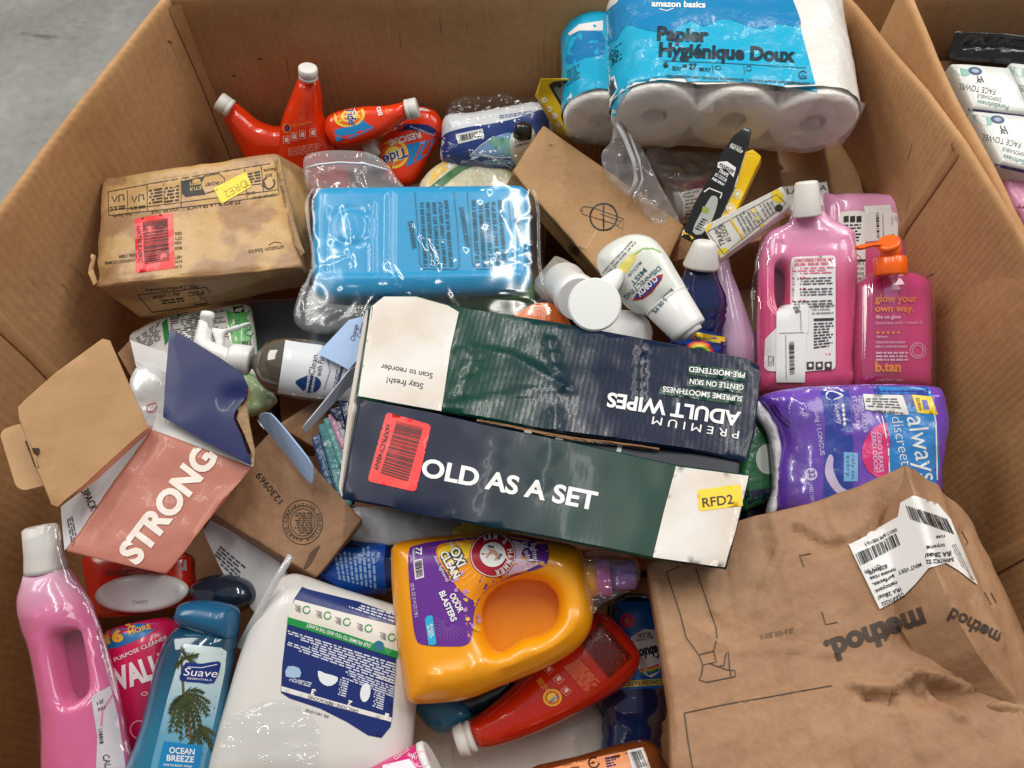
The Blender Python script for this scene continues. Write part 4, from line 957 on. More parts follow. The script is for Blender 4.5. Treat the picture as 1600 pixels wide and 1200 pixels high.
T.lines([(254, 292), (233, 296), (233, 320), (254, 317)], 5, LB, words=2); T.lines([(280, 288), (258, 292), (258, 318), (280, 315)], 5, LB, words=2, seed=5); T.lines([(406, 266), (387, 270), (388, 288), (408, 284)], 4, LB, words=2, seed=6)
T.text([('amazon basics', (443, 383), (388, 391), 7, 0, .0)], LB); T.stroke([[(440, 380), (430, 378), (420, 383)]], 1.2, LB)
T.text([('GRE', (284, 362), (273, 363), 4.5), ('QTY', (284, 370), (273, 371), 4.5), ('ASIN', (284, 377), (273, 378), 4.5), ('MADE', (284, 385), (273, 386), 4.5), ('NET', (284, 399), (273, 400), 4.5), ('N.W', (284, 406), (273, 407), 4.5), ('G.W', (284, 414), (273, 415), 4.5), ('CHIWSX12CM48', (211, 404), (164, 409), 4.5), ('006 CBM', (211, 396), (186, 399), 4.5)], LB)
RS = mat('red_sticker', (232, 44, 44), .35, coat=.2)
s_ = T.decal('barcode_sticker', [(210, 342), (270, 332), (273, 419), (213, 427)], RS, .0012, 6, rnd=2)
T.bars([(223, 347), (226, 414), (265, 408), (262, 341)], ink((70, 14, 16)), 34, .002, parent=s_); T.text([('csXTBULx9KC', (214, 353), (217, 411), 6, 0, .02)], ink((60, 10, 14)), .002, parent=s_)
s_ = T.decal('yellow_sticker', [(334, 294), (384, 269), (394, 291), (346, 319)], ink((248, 214, 70), .5), .0016, 7); T.text([('ORE2', (384, 280), (349, 300), 11, 0, -.005)], ink((176, 160, 70)), .0024, parent=s_)
T.stroke([[(215, 461), (322, 449), (340, 474), (238, 488), (215, 461)]], 1.1, LB); T.text([('FSC', (318, 454), (294, 457), 6), ('FSC C108549', (280, 456), (238, 462), 5), ('FSC Certified Delivery', (308, 445), (226, 452), 4.5)], LB); T.lines([(286, 464), (250, 468), (254, 476), (288, 472)], 2, LB, words=4)
T.stroke([[(302, 466), (304, 476), (324, 474), (320, 464), (314, 468), (312, 460)]], 1.6, LB)
T.slab('torn_corner', [(143, 396), (150, 400), (146, 420), (152, 440), (146, 446), (138, 428), (142, 412)], pl(146, 420, .775), EDGE, .003, .004, .003, cr=(80, .005, 1), solid=False)
T.slab('torn_flap', [(440, 262), (448, 300), (458, 345), (470, 385), (476, 395), (470, 400), (452, 350), (442, 300)], pl3((440, 262, .808), (458, 340, .80), (472, 398, .795)), mat('torn_board', (160, 130, 96), .8, bump=.5, bs=90), .002, .003, .002, cr=(60, .005, 1), solid=False)
# green and white printed wipes pack
T = Thing('wipes_pack', 'crumpled white and green multilingual wipes pack under the kraft box', 'pouch')
T.slab('pouch', [(202, 534), (225, 510), (270, 492), (330, 484), (385, 476), (396, 500), (402, 545), (404, 590), (330, 610), (240, 590)], pl(300, 540, .68), mat('white_pouch', (226, 226, 220), .3, coat=.4, bump=.2, bs=30), .014, .02, .03, smooth=4, cr=(16, .006, 3))
T.decal('green_panel', [(352, 480), (386, 476), (396, 500), (402, 545), (404, 585), (378, 588), (362, 530)], ink((104, 196, 104), .3, .3)); T.decal('green_seam', [(252, 498), (261, 496), (266, 530), (258, 540)], ink((40, 140, 70), .3)); T.decal('green_seam', [(262, 494), (300, 486), (300, 490), (266, 498)], ink((20, 110, 50), .3))
T.decal('dark_print', [(364, 480), (380, 478), (382, 488), (366, 490)], BLACK, .0014); T.lines([(212, 528), (250, 502), (256, 528), (222, 548)], 9, GREY, words=3, glyph=False); T.lines([(266, 498), (350, 484), (358, 530), (270, 545)], 14, GREY, words=5, seed=3, glyph=False)
T.lines([(366, 500), (376, 498), (378, 506), (368, 508)], 2, ink((40, 120, 70))); T.bars([(374, 534), (392, 531), (394, 546), (376, 548)], BLACK, 10); T.stroke([circ((389, 520), 6, 12, 5, 0, 300)], 1.5, ink((20, 90, 50)))
T = Thing('grey_tote', 'plain slate-grey plastic tub surface between the kraft box and the blue tub', 'tub')
T.slab('wall', [(380, 470), (600, 460), (600, 580), (400, 580)], pl(500, 520, .63), mat('slate_plastic', (112, 124, 132), .4), .01, .02, .02, rnd=15)
T = Thing('green_pouch', 'small pale green wrapped packet below the navy carton flap', 'pouch')
T.slab('pouch', [(376, 594), (395, 588), (425, 612), (432, 628), (410, 645), (380, 650), (362, 620)], pl(400, 620, .70), mat('pale_green_pouch', (170, 196, 150), .3, coat=.5, bump=.6, bs=30), .012, .01, .01, smooth=3, cr=(30, .006, 2))
T.decal('white_tip', [(412, 616), (424, 612), (431, 627), (418, 634)], WHITE); T.decal('yellow_print', circ((391, 624), 6, 10), ink((210, 200, 70)))
# ================================================================ trigger spray
T = Thing('trigger_spray_bottle', 'clear spray bottle with white trigger head and navy leaf emblem on a white label', 'spray bottle')
sa, sb = (400, 570, .775), (580, 592, .765)
T.lathe('body', (393, 565, .775), (600, 596, .765), [(0, 10), (.03, 13), (.06, 22), (.1, 34), (.16, 42), (.24, 46), (.35, 47.5), (1, 47.5)], mat('smoky_clear_plastic', (84, 80, 68), .08, coat=1, spec=.7), .92)
T.decal('label', [(446, 532), (470, 536), (530, 544), (560, 552), (550, 626), (520, 624), (480, 620), (434, 613), (440, 575)], ink((216, 220, 224), .35, .2), .0032, 5, smooth=3, corner=(0, 4, 7))
T.decal('emblem', [(462, 596), (474, 589), (485, 586), (497, 590), (502, 598), (498, 608), (488, 613), (476, 611), (468, 604)], ink((18, 52, 112)), .0042, 5, smooth=3)
T.text([('Seventh', (481, 612), (486, 587), 5.5), ('GENERATION', (489, 613), (494, 588), 3.6)], WHITE, .005)
T.text([('Clean', (491, 586), (497, 556), 9, 0, -.005), ('with Purpose', (502, 588), (510, 540), 9, 0, -.005)], ink((30, 36, 60)), .0046)
T.stroke([[(512, 562), (516, 580), (512, 592), (508, 604), (506, 620)]], 1, ink((90, 100, 120)), .0046); T.stroke([[(534, 580), (528, 600)], [(536, 572), (530, 590)]], 3, ink((30, 60, 110)), .0046)
T.lines([(520, 610), (526, 575), (531, 576), (525, 612)], 2, GREY, .0046, words=5)
T.lathe('collar', (392, 564, .777), (359, 557, .782), [(0, 20), (.05, 23.5), (.9, 21), (1, 18)], WHITEP, ribs=.03, seg=50)
T.slab('trigger_head', [(304, 535), (310, 512), (314, 500), (331, 503), (331, 518), (332, 534), (362, 547), (366, 573), (345, 568), (318, 554), (306, 545)], pl(338, 540, .785, (-.1, -.2, .97)), WHITEP, .012, .014, .012, smooth=3)
T.lathe('nozzle', (321, 512, .79), (325, 487, .797), [(0, 11), (.55, 10), (.57, 11.5), (.95, 10.5), (1, 8)], WHITEP, squash=.8)
T.slab('trigger', [(330, 512), (350, 514), (372, 508), (389, 504), (390, 507), (370, 516), (352, 522), (350, 540), (342, 546), (336, 530), (332, 522)], pl(352, 520, .785), WHITEP, .006, .006, .006, smooth=3)
# light blue cards, leaflets
T = Thing('blue_card', 'pale blue folded card with dark lettering leaning against the wipes carton', 'card')
CB = mat('pale_blue_card', (160, 188, 226), .5)
T.slab('card', [(495, 553), (545, 500), (590, 488), (590, 530), (545, 578)], pl3((495, 553, .815), (590, 490, .83), (545, 578, .815)), CB, .001, .001, .001)
T.text([('Change', (554, 533), (560, 508), 7, 0, 0), ('Cotton', (564, 528), (570, 505), 7, 0, 0)], BLACK)
T.slab('folded_flap', [(545, 578), (572, 560), (560, 590), (478, 676), (472, 668), (510, 622)], pl3((545, 578, .815), (572, 560, .81), (476, 672, .79)), mat('pale_grey_card', (196, 204, 216), .5), .001, .001, .001)
T = Thing('card_strip', 'pale blue rounded card strip standing out of the brown carton', 'card')
T.slab('card', [(404, 652), (410, 645), (420, 645), (430, 652), (470, 700), (488, 726), (491, 745), (488, 756), (480, 750), (440, 700), (416, 672)], pl3((412, 650, .80), (485, 748, .785), (450, 690, .80)), CB, .0012, .0012, .001, smooth=2)
T.slab('torn_edge', [(402, 655), (408, 662), (414, 672), (406, 664)], pl(408, 662, .798), WHITE, .001, .001, .001)
# stack of pouches beside wipes carton
cs = [((60, 96, 150), [(486, 684), (500, 676), (532, 800), (522, 804)], .735), ((90, 160, 168), [(497, 664), (512, 660), (556, 788), (532, 800)], .745), ((110, 176, 176), [(505, 655), (524, 648), (560, 760), (552, 792)], .752), ((214, 160, 186), [(512, 648), (524, 645), (556, 735), (548, 742)], .760), ((200, 206, 214), [(520, 643), (530, 640), (556, 716), (550, 722)], .765), ((20, 44, 86), [(528, 624), (560, 618), (566, 700), (545, 690)], .772), ((16, 36, 72), [(512, 640), (532, 632), (552, 670), (540, 676)], .768)]
nm = ['dusty blue', 'teal', 'pale teal', 'pink', 'silver-grey', 'navy with white mark', 'dark navy']
for i, (c, q, z) in enumerate(cs):
    T = Thing('sachet', f'{nm[i]} flat sachet in the fanned stack left of the wipes carton', 'sachet', 'sachets fanned beside the wipes carton')
    T.slab('sachet', q, pl(q[0][0], q[0][1], z, (.25, -.2, .95)), mat('sachet_%d' % i, c, .25, coat=.4, bump=.3), .003, .004, .004, rnd=4, cr=(30, .002, i))
    if i == 1: T.decal('dot', circ((508, 694), 3, 10), WHITE); T.lines([(530, 700), (540, 730), (534, 734), (524, 706)], 2, WHITE, words=3)
    if i == 5: T.stroke([circ((546, 632), 4, 10)], 1.4, WHITE)
    if i == 0: T.lines([(506, 706), (526, 770), (518, 774), (500, 712)], 2, ink((150, 180, 210)), words=6)
# ================================================================ wipes carton
T = Thing('wipes_carton', 'large navy and green adult wipes carton, split open lengthwise, with red barcode sticker', 'box')
T.hexa('carton_body', [(572, 480, .845), (1180, 566, .845), (1134, 884, .855), (533, 772, .848)], [(570, 500, .76), (1175, 590, .74), (1130, 870, .76), (545, 760, .76)], mat('carton_inside', (22, 28, 44), .5, bump=.1), bev=.004, edge=.03, cr=(7, .003, 1))
z1 = pl3((585, 470, .858), (1185, 575, .856), (620, 640, .856))
up_ = T.slab('upper_flap', [(578, 478), (600, 462), (650, 462), (700, 476), (738, 484), (860, 502), (1000, 528), (1165, 560), (1186, 572), (1189, 590), (1178, 680), (1166, 722), (1100, 708), (960, 688), (850, 674), (770, 657), (690, 645), (555, 622)],
    z1, mat_grad('wipes_print', (3, 58, 46), (5, 22, 50), P(740, 560, .86), P(960, 600, .86), .26, coat=.1, spec=.32, ridge=(.22, 52), bump=.20, bs=11, ramt=.018), .002, .003, .004, step=.007, cr=(9, .003, 2),
    reliefs=[('seg', [(740, 548), (800, 560), (880, 605), (690, 640)], 6, .002), ('fold', [(858, 530), (868, 575), (886, 620)], 4, .004), ('fold', [(868, 640), (866, 690)], 5, .003), ('fold', [(1002, 540), (998, 625)], 5, -.004), ('blob', (830, 600), (60, 26), .003), ('fold', [(745, 555), (722, 615)], 4, -.003), ('fold', [(742, 545), (700, 556)], 3, .002), ('waves', [(745, 570), (900, 595), (900, 670), (740, 650)], (1, .15), 10, .0004), ('seg', [(1066, 560), (1060, 690)], 3, .0015)])
WC = mat('white_carton_print', (224, 221, 216), .35, col2=(212, 200, 186), ns=10, bump=.15, bs=16, coat=.2)
T.decal('white_panel', [(580, 480), (600, 464), (650, 464), (700, 478), (717, 488), (704, 545), (690, 642), (600, 626), (560, 619)], WC, .0022, 7)
T.text([('Scan to reorder', (677, 584), (596, 569), 8.5, 0, .005), ('Stay fresh!', (662, 600), (605, 590), 9, 0, .005)], ink((30, 34, 44)), .003)
T.text([('ADULT WIPES', (1158, 645), (950, 614), 21, 0, .03)], WHITE, .002); T.text([('P R E M I U M', (1155, 674), (1020, 651), 12, 0, .0)], WHITE, .002)
GD = ink((10, 62, 50), .25, .4)
for q in ([(1076, 569), (1166, 580), (1165, 598), (1075, 585)], [(1074, 589), (1164, 600), (1162, 616), (1073, 603)], [(1032, 603), (1162, 619), (1160, 634), (1030, 616)]): T.decal('text_bar', q, GD, .0014)
T.text([('PRE-MOISTENED', (1164, 583), (1077, 573), 8, 0, .015), ('GENTLE ON SKIN', (1162, 602), (1078, 592), 8, 0, .015), ('SUPREME SMOOTHNESS', (1160, 620), (1036, 604), 8, 0, .015)], WHITE, .0022)
z2 = pl3((563, 630, .862), (1172, 742, .866), (1135, 888, .862))
T.slab('lower_flap', [(563, 624), (690, 648), (780, 668), (900, 692), (1055, 726), (1172, 742), (1150, 830), (1135, 890), (1018, 874), (860, 842), (700, 812), (535, 780), (548, 700)], z2,
    mat_grad('set_print', (4, 20, 50), (3, 56, 42), P(680, 720, .86), P(1010, 790, .86), .34, coat=.05, spec=.3, ridge=(.22, 52), bump=.10, bs=7, ramt=.003), .002, .004, .004, step=.009, cr=(7, .0025, 6),
    reliefs=[('fold', [(862, 700), (845, 760)], 4, .003), ('fold', [(780, 680), (760, 790)], 5, -.002), ('seg', [(700, 806), (620, 792)], 6, -.003), ('fold', [(646, 760), (720, 762)], 4, .002)])
T.decal('white_panel', [(1056, 729), (1169, 744), (1148, 830), (1132, 886), (1020, 870), (1037, 800)], WC, .0022, 9)
s_ = T.decal('barcode_sticker', [(604, 644), (674, 664), (650, 769), (574, 752)], RS, .0016, 7, rnd=7)
T.bars([(620, 659), (594, 741), (637, 754), (661, 669)], ink((60, 10, 14)), 34, .0024, parent=s_); T.text([('csXPKCY4BN9', (605, 663), (584, 733), 7, 0, .02)], ink((50, 8, 12)), .0024, parent=s_)
T.text([('OLD AS A SET', (657, 743), (930, 797), 27, 0, .03)], WHITE, .0014)
s_ = T.decal('yellow_sticker', [(1089, 766), (1157, 757), (1160, 791), (1092, 799)], ink((250, 205, 30), .4), .003, 8, rnd=3); T.text([('RFD2', (1098, 793), (1146, 787), 14, 0, .012)], ink((30, 30, 20)), .0038, parent=s_)
T.slab('side_panel', [(583, 476), (577, 490), (556, 622), (534, 776), (530, 764), (545, 640), (562, 540), (572, 486)], pl3((583, 476, .856), (556, 622, .85), (534, 776, .848)), WC, .002, .01, .002, step=.008)
T.decal('black_mark', [(576, 482), (583, 480), (580, 500), (573, 504)], ink((30, 40, 54)), .003)
for q, c in (([(868, 683), (880, 686), (879, 693), (867, 690)], (200, 200, 200)), ([(965, 696), (972, 697), (970, 707), (963, 706)], (190, 195, 200)), ([(820, 669), (832, 672), (830, 678), (819, 676)], (170, 170, 170))): T.decal('inner_pack_print', q, ink(c), .001)
T.text([('PREMIUM WIPES', (960, 692), (890, 684), 4)], ink((150, 160, 170)), .001)
# torn fibre along the split
T.slab('torn_edge', [(745, 655), (800, 664), (850, 675), (905, 684), (960, 690), (1030, 700), (1030, 703), (960, 694), (900, 688), (850, 680), (800, 668), (745, 658)], (z1[0]+z1[1]*-.001, z1[1]), KRAFTDK, .001, .002, .001, cr=(70, .002, 4), solid=False)
# ================================================================ open salmon carton on the left
T = Thing('open_carton', 'open salmon carton lettered STRONG with tan and navy flaps and a white bag inside', 'box')
SAL = mat('salmon_print', (186, 116, 98), .45, col2=(174, 104, 87), ns=5, bump=.15, bs=20, grain=.04, coat=.1)
T.hexa('carton', [(238, 672, .835), (396, 729, .82), (260, 898, .81), (101, 863, .82)], [(215, 640, .70), (380, 720, .70), (268, 885, .72), (96, 800, .72)], SAL, bev=.003, edge=.012, cr=(12, .004, 3),
       reliefs=[('fold', [(238, 690), (205, 745), (130, 840)], 4, -.005), ('fold', [(392, 742), (350, 780), (300, 850)], 4, .004), ('fold', [(210, 715), (300, 745), (350, 760)], 3, .003), ('fold', [(125, 842), (200, 850), (280, 836)], 3, .002)])
T.slab('left_panel', [(101, 860), (95, 792), (150, 752), (233, 676), (196, 735), (140, 815)], pl3((101, 862, .815), (95, 792, .79), (233, 676, .828)), mat('side_print', (206, 206, 210), .4, bump=.1), .001, .002, .001)
T.text([('3PACK', (127, 768), (143, 800), 12, 0, .01)], BLACK, .002); T.lines([(104, 812), (112, 855), (122, 842), (114, 806)], 3, GREY, words=4)
T.text([('STRONG', (213, 884), (341, 714), 36, .0, .045)], ink((236, 224, 214), .5), .002)
# inside of the open end
T.slab('inner_wall', [(238, 668), (205, 575), (200, 536), (262, 572), (300, 600), (392, 722), (396, 730)], pl3((238, 672, .80), (205, 540, .74), (396, 730, .785)), mat('inner_board', (202, 200, 198), .5, bump=.1), .001, .002, .001)
T.slab('bottom_lip', [(237, 672), (246, 645), (258, 650), (392, 722), (396, 730)], pl3((238, 672, .832), (256, 652, .828), (396, 730, .822)), mat('inner_board', (0, 0, 0)), .001, .002, .001)
T.slab('navy_flap', [(266, 514), (300, 532), (345, 560), (378, 582), (388, 604), (384, 622), (368, 640), (366, 655), (378, 680), (386, 705), (395, 722), (391, 727), (320, 690), (255, 652), (259, 590)], pl3((266, 516, .862), (255, 652, .84), (392, 725, .835)), mat('navy_board', (26, 36, 88), .36, coat=.12, spec=.35), .0015, .0015, .001, step=.008, cr=(5, .002, 1), reliefs=[('blob', (372, 625), (22, 16), -.006)])
T.slab('torn_edge', [(388, 604), (392, 612), (386, 630), (390, 660), (398, 700), (397, 728), (391, 727), (394, 710), (382, 680), (370, 655), (374, 640), (383, 622)], pl3((388, 604, .846), (370, 655, .84), (396, 728, .834)), mat('torn_board', (0, 0, 0)), .001, .002, .001, cr=(60, .003, 2), solid=False)
T.slab('brown_inner_flap', [(184, 552), (203, 531), (212, 570), (226, 600), (205, 590)], pl(203, 560, .80, (.5, -.1, .85)), KRAFTDK, .001, .0015, .001)
T.slab('white_inner_flap', [(203, 531), (262, 552), (262, 590), (222, 572), (212, 566)], pl(230, 560, .81), mat('inner_board', (0, 0, 0)), .001, .0015, .001)
fl = T.slab('tan_flap', [(160, 529), (172, 532), (232, 668), (190, 705), (130, 760), (90, 792), (80, 788), (58, 735), (30, 655), (28, 636), (42, 622), (90, 580)], pl3((165, 530, .895), (232, 668, .845), (85, 790, .86)), mat('tan_board', (192, 150, 104), .65, col2=(180, 138, 94), ns=5, bump=.1, bs=70, grain=.03), .0015, .002, .0015, step=.009, cr=(7, .003, 5), reliefs=[('fold', [(130, 565), (165, 650), (200, 690)], 8, .0015), ('fold', [(85, 640), (60, 720)], 8, .002)])
T.slab('tuck_tab', [(0, 680), (6, 670), (30, 662), (34, 664), (72, 760), (40, 768), (30, 765), (24, 758)], pl3((0, 680, .868), (34, 664, .868), (50, 762, .86)), mat('tan_board', (0, 0, 0)), .0015, .002, .0015, rnd=4, cr=(7, .002, 5), parent=None)
T.decal('slot', [(39, 690), (45, 690), (50, 700), (61, 700), (62, 708), (57, 718), (61, 728), (60, 731), (54, 729), (48, 712)], ink((70, 54, 36), .9), .0012, smooth=2)
T = Thing('white_bag', 'shiny white bag with a small red outline mark inside the open salmon carton', 'bag')
T.slab('bag', [(206, 596), (222, 570), (262, 585), (275, 640), (262, 690), (238, 680), (215, 640)], pl(236, 625, .80), mat('white_glossy_bag', (206, 206, 206), .2, coat=.5, bump=.5, bs=12), .012, .01, .012, smooth=3, cr=(25, .008, 3))
T.stroke([[(229, 640), (230, 633), (243, 629), (245, 636), (240, 643), (230, 643), (229, 640)]], 1.3, ink((190, 40, 50)), .002)
# ================================================================ brown cartons, receipts, middle left
T = Thing('brown_carton', 'brown carton stamped 1230969 with a round maker emblem, tilted in the middle left', 'box', 'plain brown cartons')
T.hexa('carton', [(312, 790, .755), (432, 662, .775), (566, 812, .755), (495, 903, .745)], [(318, 835, .68), (440, 690, .66), (566, 840, .66), (470, 915, .66)], KRAFT3, bev=.003, edge=.02, cr=(9, .003, 2), reliefs=[('seg', [(372, 782), (455, 880)], 3, .002)])
T.text([('1230969', (443, 782), (407, 737), 10, 0, .0)], BLACK)
for r in (31, 23, 19): T.stroke([circ((473, 816), r, 34, r*1.12)+[(473+r, 816)]], 1.1, LB)
T.lines([(488, 800), (462, 800), (460, 834), (488, 834)], 9, LB, words=4, glyph=False); arc_text(T, 'PARETO CORPORATION SOLUTIONS', (473, 816), 25, 90, 440, 4.5, LB)
T.decal('stain', [(486, 862), (500, 852), (494, 866), (484, 884), (474, 890), (480, 874)], ink((92, 64, 40), .6), smooth=3)
T = Thing('brown_carton', 'smaller brown carton behind the stamped one, below the trigger spray', 'box', 'plain brown cartons')
T.hexa('carton', [(432, 664, .735), (498, 622, .745), (515, 645, .735), (492, 700, .715)], [(440, 700, .66), (498, 640, .66), (515, 665, .66), (490, 715, .66)], KRAFT3, bev=.003, edge=.02, cr=(9, .003, 7))
T = Thing('brown_carton', 'brown carton corner under the sachets, right of the stamped one', 'box', 'plain brown cartons')
T.hexa('carton', [(505, 790, .69), (580, 792, .70), (556, 850, .69), (500, 860, .68)], [(505, 800, .6), (580, 800, .6), (556, 870, .6), (500, 880, .6)], KRAFT3, bev=.003, edge=.02)
T = Thing('receipt_paper', 'creased white paper sheet with faint print between the salmon carton and stamped carton', 'paper')
T.slab('sheet', [(318, 830), (352, 780), (380, 795), (430, 860), (452, 900), (400, 960), (350, 900)], pl(385, 860, .715), PAPER, .002, .002, .003, cr=(20, .006, 2), rnd=6)
T.lines([(345, 852), (385, 885), (370, 908), (332, 872)], 5, ink((80, 84, 100)), words=6); T.lines([(398, 830), (412, 852), (404, 858), (390, 836)], 2, GREY, words=3)
T = Thing('plastic_tube', 'thin clear plastic tube standing out from behind the white jug', 'tube')
T.tube('tube', [(455, 868, .80), (432, 905, .79), (405, 955, .77), (375, 1010, .74)], .004, film('tube_film', (225, 228, 230), .5, .2, 20, gloss=.3))
T = Thing('plastic_bag', 'grey-white crumpled plastic bag under the lower edge of the wipes carton', 'plastic bag')
T.slab('bag', [(520, 815), (560, 792), (640, 800), (720, 815), (740, 850), (640, 856), (560, 850)], pl(620, 825, .72), mat('grey_white_bag', (196, 198, 200), .3, coat=.4, bump=.7, bs=14), .014, .02, .02, smooth=3, cr=(22, .010, 4))
T = Thing('yellow_sachet', 'yellow and teal wrapper tip above the orange jug', 'sachet')
T.slab('sachet', [(705, 828), (730, 816), (800, 824), (800, 850), (712, 850)], pl(740, 832, .752), mat('yellow_teal_wrap', (226, 196, 70), .3, col2=(60, 130, 150), ns=18, coat=.5, bump=.5), .006, .006, .008, rnd=5, cr=(30, .006, 4))
# green pack beside always pack
T = Thing('green_pack', 'green pack with a white dot squeezed between the wipes carton and the purple pack', 'pouch')
T.slab('pouch', [(1168, 650), (1195, 640), (1222, 700), (1226, 775), (1160, 800), (1150, 740)], pl(1190, 720, .745), mat('green_pouch', (26, 104, 58), .35, coat=.3, bump=.2), .012, .03, .012, rnd=6, cr=(14, .003, 1))
T.decal('white_dot', circ((1200, 717), 19, 24, 24), ink((206, 216, 206), .4))
T.decal('navy_band', [(1152, 768), (1226, 760), (1226, 776), (1160, 800)], ink((20, 24, 60)))
T = Thing('navy_pack', 'dark navy pack in the gap between the wipes carton and the brown box', 'pouch')
T.slab('pouch', [(1150, 780), (1230, 765), (1240, 830), (1160, 850)], pl(1190, 800, .70), mat('navy_pouch', (18, 26, 66), .3, coat=.3), .01, .02, .012, rnd=6)
# ================================================================ purple pads pack
T = Thing('pads_pack', 'purple and blue liner pack with a pink round badge and yellow square label', 'pack')
PUR = mat('purple_film', (112, 68, 186), .22, col2=(98, 56, 172), ns=4, coat=.6, bump=.35, bs=14)
ap = pl(1340, 705, .765, (.02, -.28, .96))
T.slab('pack', [(1185, 622), (1230, 608), (1300, 602), (1380, 600), (1450, 603), (1470, 614), (1478, 660), (1470, 730), (1465, 800), (1440, 860), (1300, 860), (1215, 806), (1205, 770), (1210, 720), (1216, 690), (1200, 650)], ap, PUR, .028, .04, .04, step=.009, smooth=3, cr=(13, .006, 2),
   reliefs=[('seg', [(1222, 640), (1232, 680), (1232, 770)], 5, -.008), ('seg', [(1245, 650), (1240, 720), (1246, 790)], 4, .004), ('seg', [(1290, 640), (1285, 720)], 5, .003), ('seg', [(1285, 690), (1350, 680), (1380, 700)], 3, .004), ('seg', [(1205, 650), (1235, 700)], 4, .004)])
T.decal('navy_band', [(1282, 607), (1326, 603), (1332, 680), (1335, 730), (1330, 782), (1286, 790), (1288, 720), (1290, 660)], ink((30, 58, 158), .22, .5), .001, 7)
T.decal('cyan_panel', [(1365, 604), (1452, 606), (1462, 640), (1468, 720), (1460, 770), (1388, 756), (1390, 700), (1385, 660), (1378, 640)], ink((16, 130, 206), .22, .5), .001, 7)
T.decal('navy_band', [(1362, 603), (1450, 605), (1450, 622), (1420, 640), (1375, 632)], ink((24, 54, 150), .22, .5), .0013, 7)
T.stroke([[(1378, 650), (1388, 700), (1390, 755)], [(1452, 612), (1462, 660), (1464, 750)]], 2, WHITE, .0016)
T.decal('pink_badge', [(1385, 660), (1366, 668), (1350, 690), (1347, 715), (1358, 738), (1385, 752), (1390, 700)], ink((226, 40, 122), .25, .4), .0016, 7, smooth=3, corner=(0, 5))
T.text([('always', (1416, 652), (1438, 752), 30, .12, .0)], WHITE, .002); T.text([('discreet', (1392, 652), (1408, 728), 17, .12, -.01)], WHITE, .002)
T.text([('ZERO LEAKS', (1370, 674), (1374, 738), 6.5, 0, .01), ('ZERO ODORS', (1361, 674), (1366, 740), 6.5, 0, .01), ('ZERO FUITES', (1341, 618), (1350, 676), 6, 0, .0), ('ET ODEURS', (1331, 620), (1338, 668), 6, 0, 0), ('Heavy', (1303, 632), (1310, 664), 7, 0, .02), ('Long / LONGUE', (1272, 640), (1282, 712), 7, 0, 0), ('LINERS / SERVIETTES', (1263, 755), (1268, 798), 6, 0, 0)], ink((216, 206, 240)), .0018)
T.decal('drop_badge', [(1290, 616), (1293, 612), (1302, 611), (1318, 618), (1304, 625), (1296, 625), (1291, 622)], WHITE, .0016, smooth=3)
T.text([('5', (1297, 613), (1297, 623), 9, 0, .05)], ink((30, 50, 150)), .0022)
for k in range(5): T.decal('drop_print', circ((1317+k*.6, 634+k*7), 2.4, 8, 3.2), WHITE, .0016)
T.decal('count_badge', circ((1267, 741), 10, 20), ink((214, 206, 236)), .0016); T.text([('32', (1263, 735), (1265, 748), 9, 0, .03)], ink((90, 60, 160)), .0022)
T.decal('white_label', [(1348, 616), (1410, 618), (1420, 648), (1400, 648), (1352, 640)], ink((232, 230, 226), .4), .0022, 7); T.lines([(1408, 640), (1352, 636), (1352, 622), (1400, 622)], 4, GREY, .003, words=5); T.bars([(1366, 640), (1412, 645), (1414, 648), (1366, 644)], BLACK, 20, .003)
T.decal('yellow_label', [(1424, 617), (1455, 620), (1465, 648), (1433, 645)], ink((246, 210, 20), .3), .002, 6); T.decal('label_picture', [(1440, 625), (1448, 626), (1452, 640), (1443, 640)], ink((100, 110, 190)), .0026); T.lines([(1430, 622), (1436, 643), (1441, 643), (1436, 622)], 3, BLACK, .0026, words=4)
T.decal('liner_picture', [(1296, 710), (1302, 716), (1302, 735), (1316, 762), (1345, 775), (1330, 782), (1305, 768), (1290, 745), (1290, 725)], ink((206, 190, 220), .3), .0016, smooth=3)
T.decal('blue_tag', [(1318, 706), (1340, 708), (1340, 752), (1318, 752)], ink((120, 180, 226), .3), .002, 7); T.text([('rely on', (1330, 712), (1330, 748), 7, 0, -.01), ('every', (1322, 712), (1322, 744), 7, 0, -.01)], NAVY, .0026)
T.slab('white_pad_edge', [(1180, 626), (1196, 640), (1212, 666), (1220, 700), (1216, 740), (1214, 790), (1204, 806), (1196, 800), (1206, 762), (1204, 710), (1198, 676), (1178, 645)], pl(1204, 700, .772), mat('white_padding', (214, 212, 216), .4, bump=.6, bs=30, coat=.3), .008, .01, .008, smooth=3, cr=(40, .006, 2))
T.stroke([[(1204, 634), (1214, 650), (1228, 664), (1234, 668)], [(1210, 632), (1220, 648), (1235, 662)]], 1.4, ink((20, 20, 24)), .002)
T.slab('clear_wrap', [(1240, 612), (1380, 604), (1440, 606), (1462, 640), (1460, 740), (1390, 780), (1290, 800), (1230, 790), (1235, 700)], (ap[0]+ap[1]*.034, ap[1]), film('pads_film', (235, 235, 245), .01, .4, 8, gloss=.16, rough=.12), .002, 0, .01, smooth=3, cr=(18, .004, 8), solid=False)
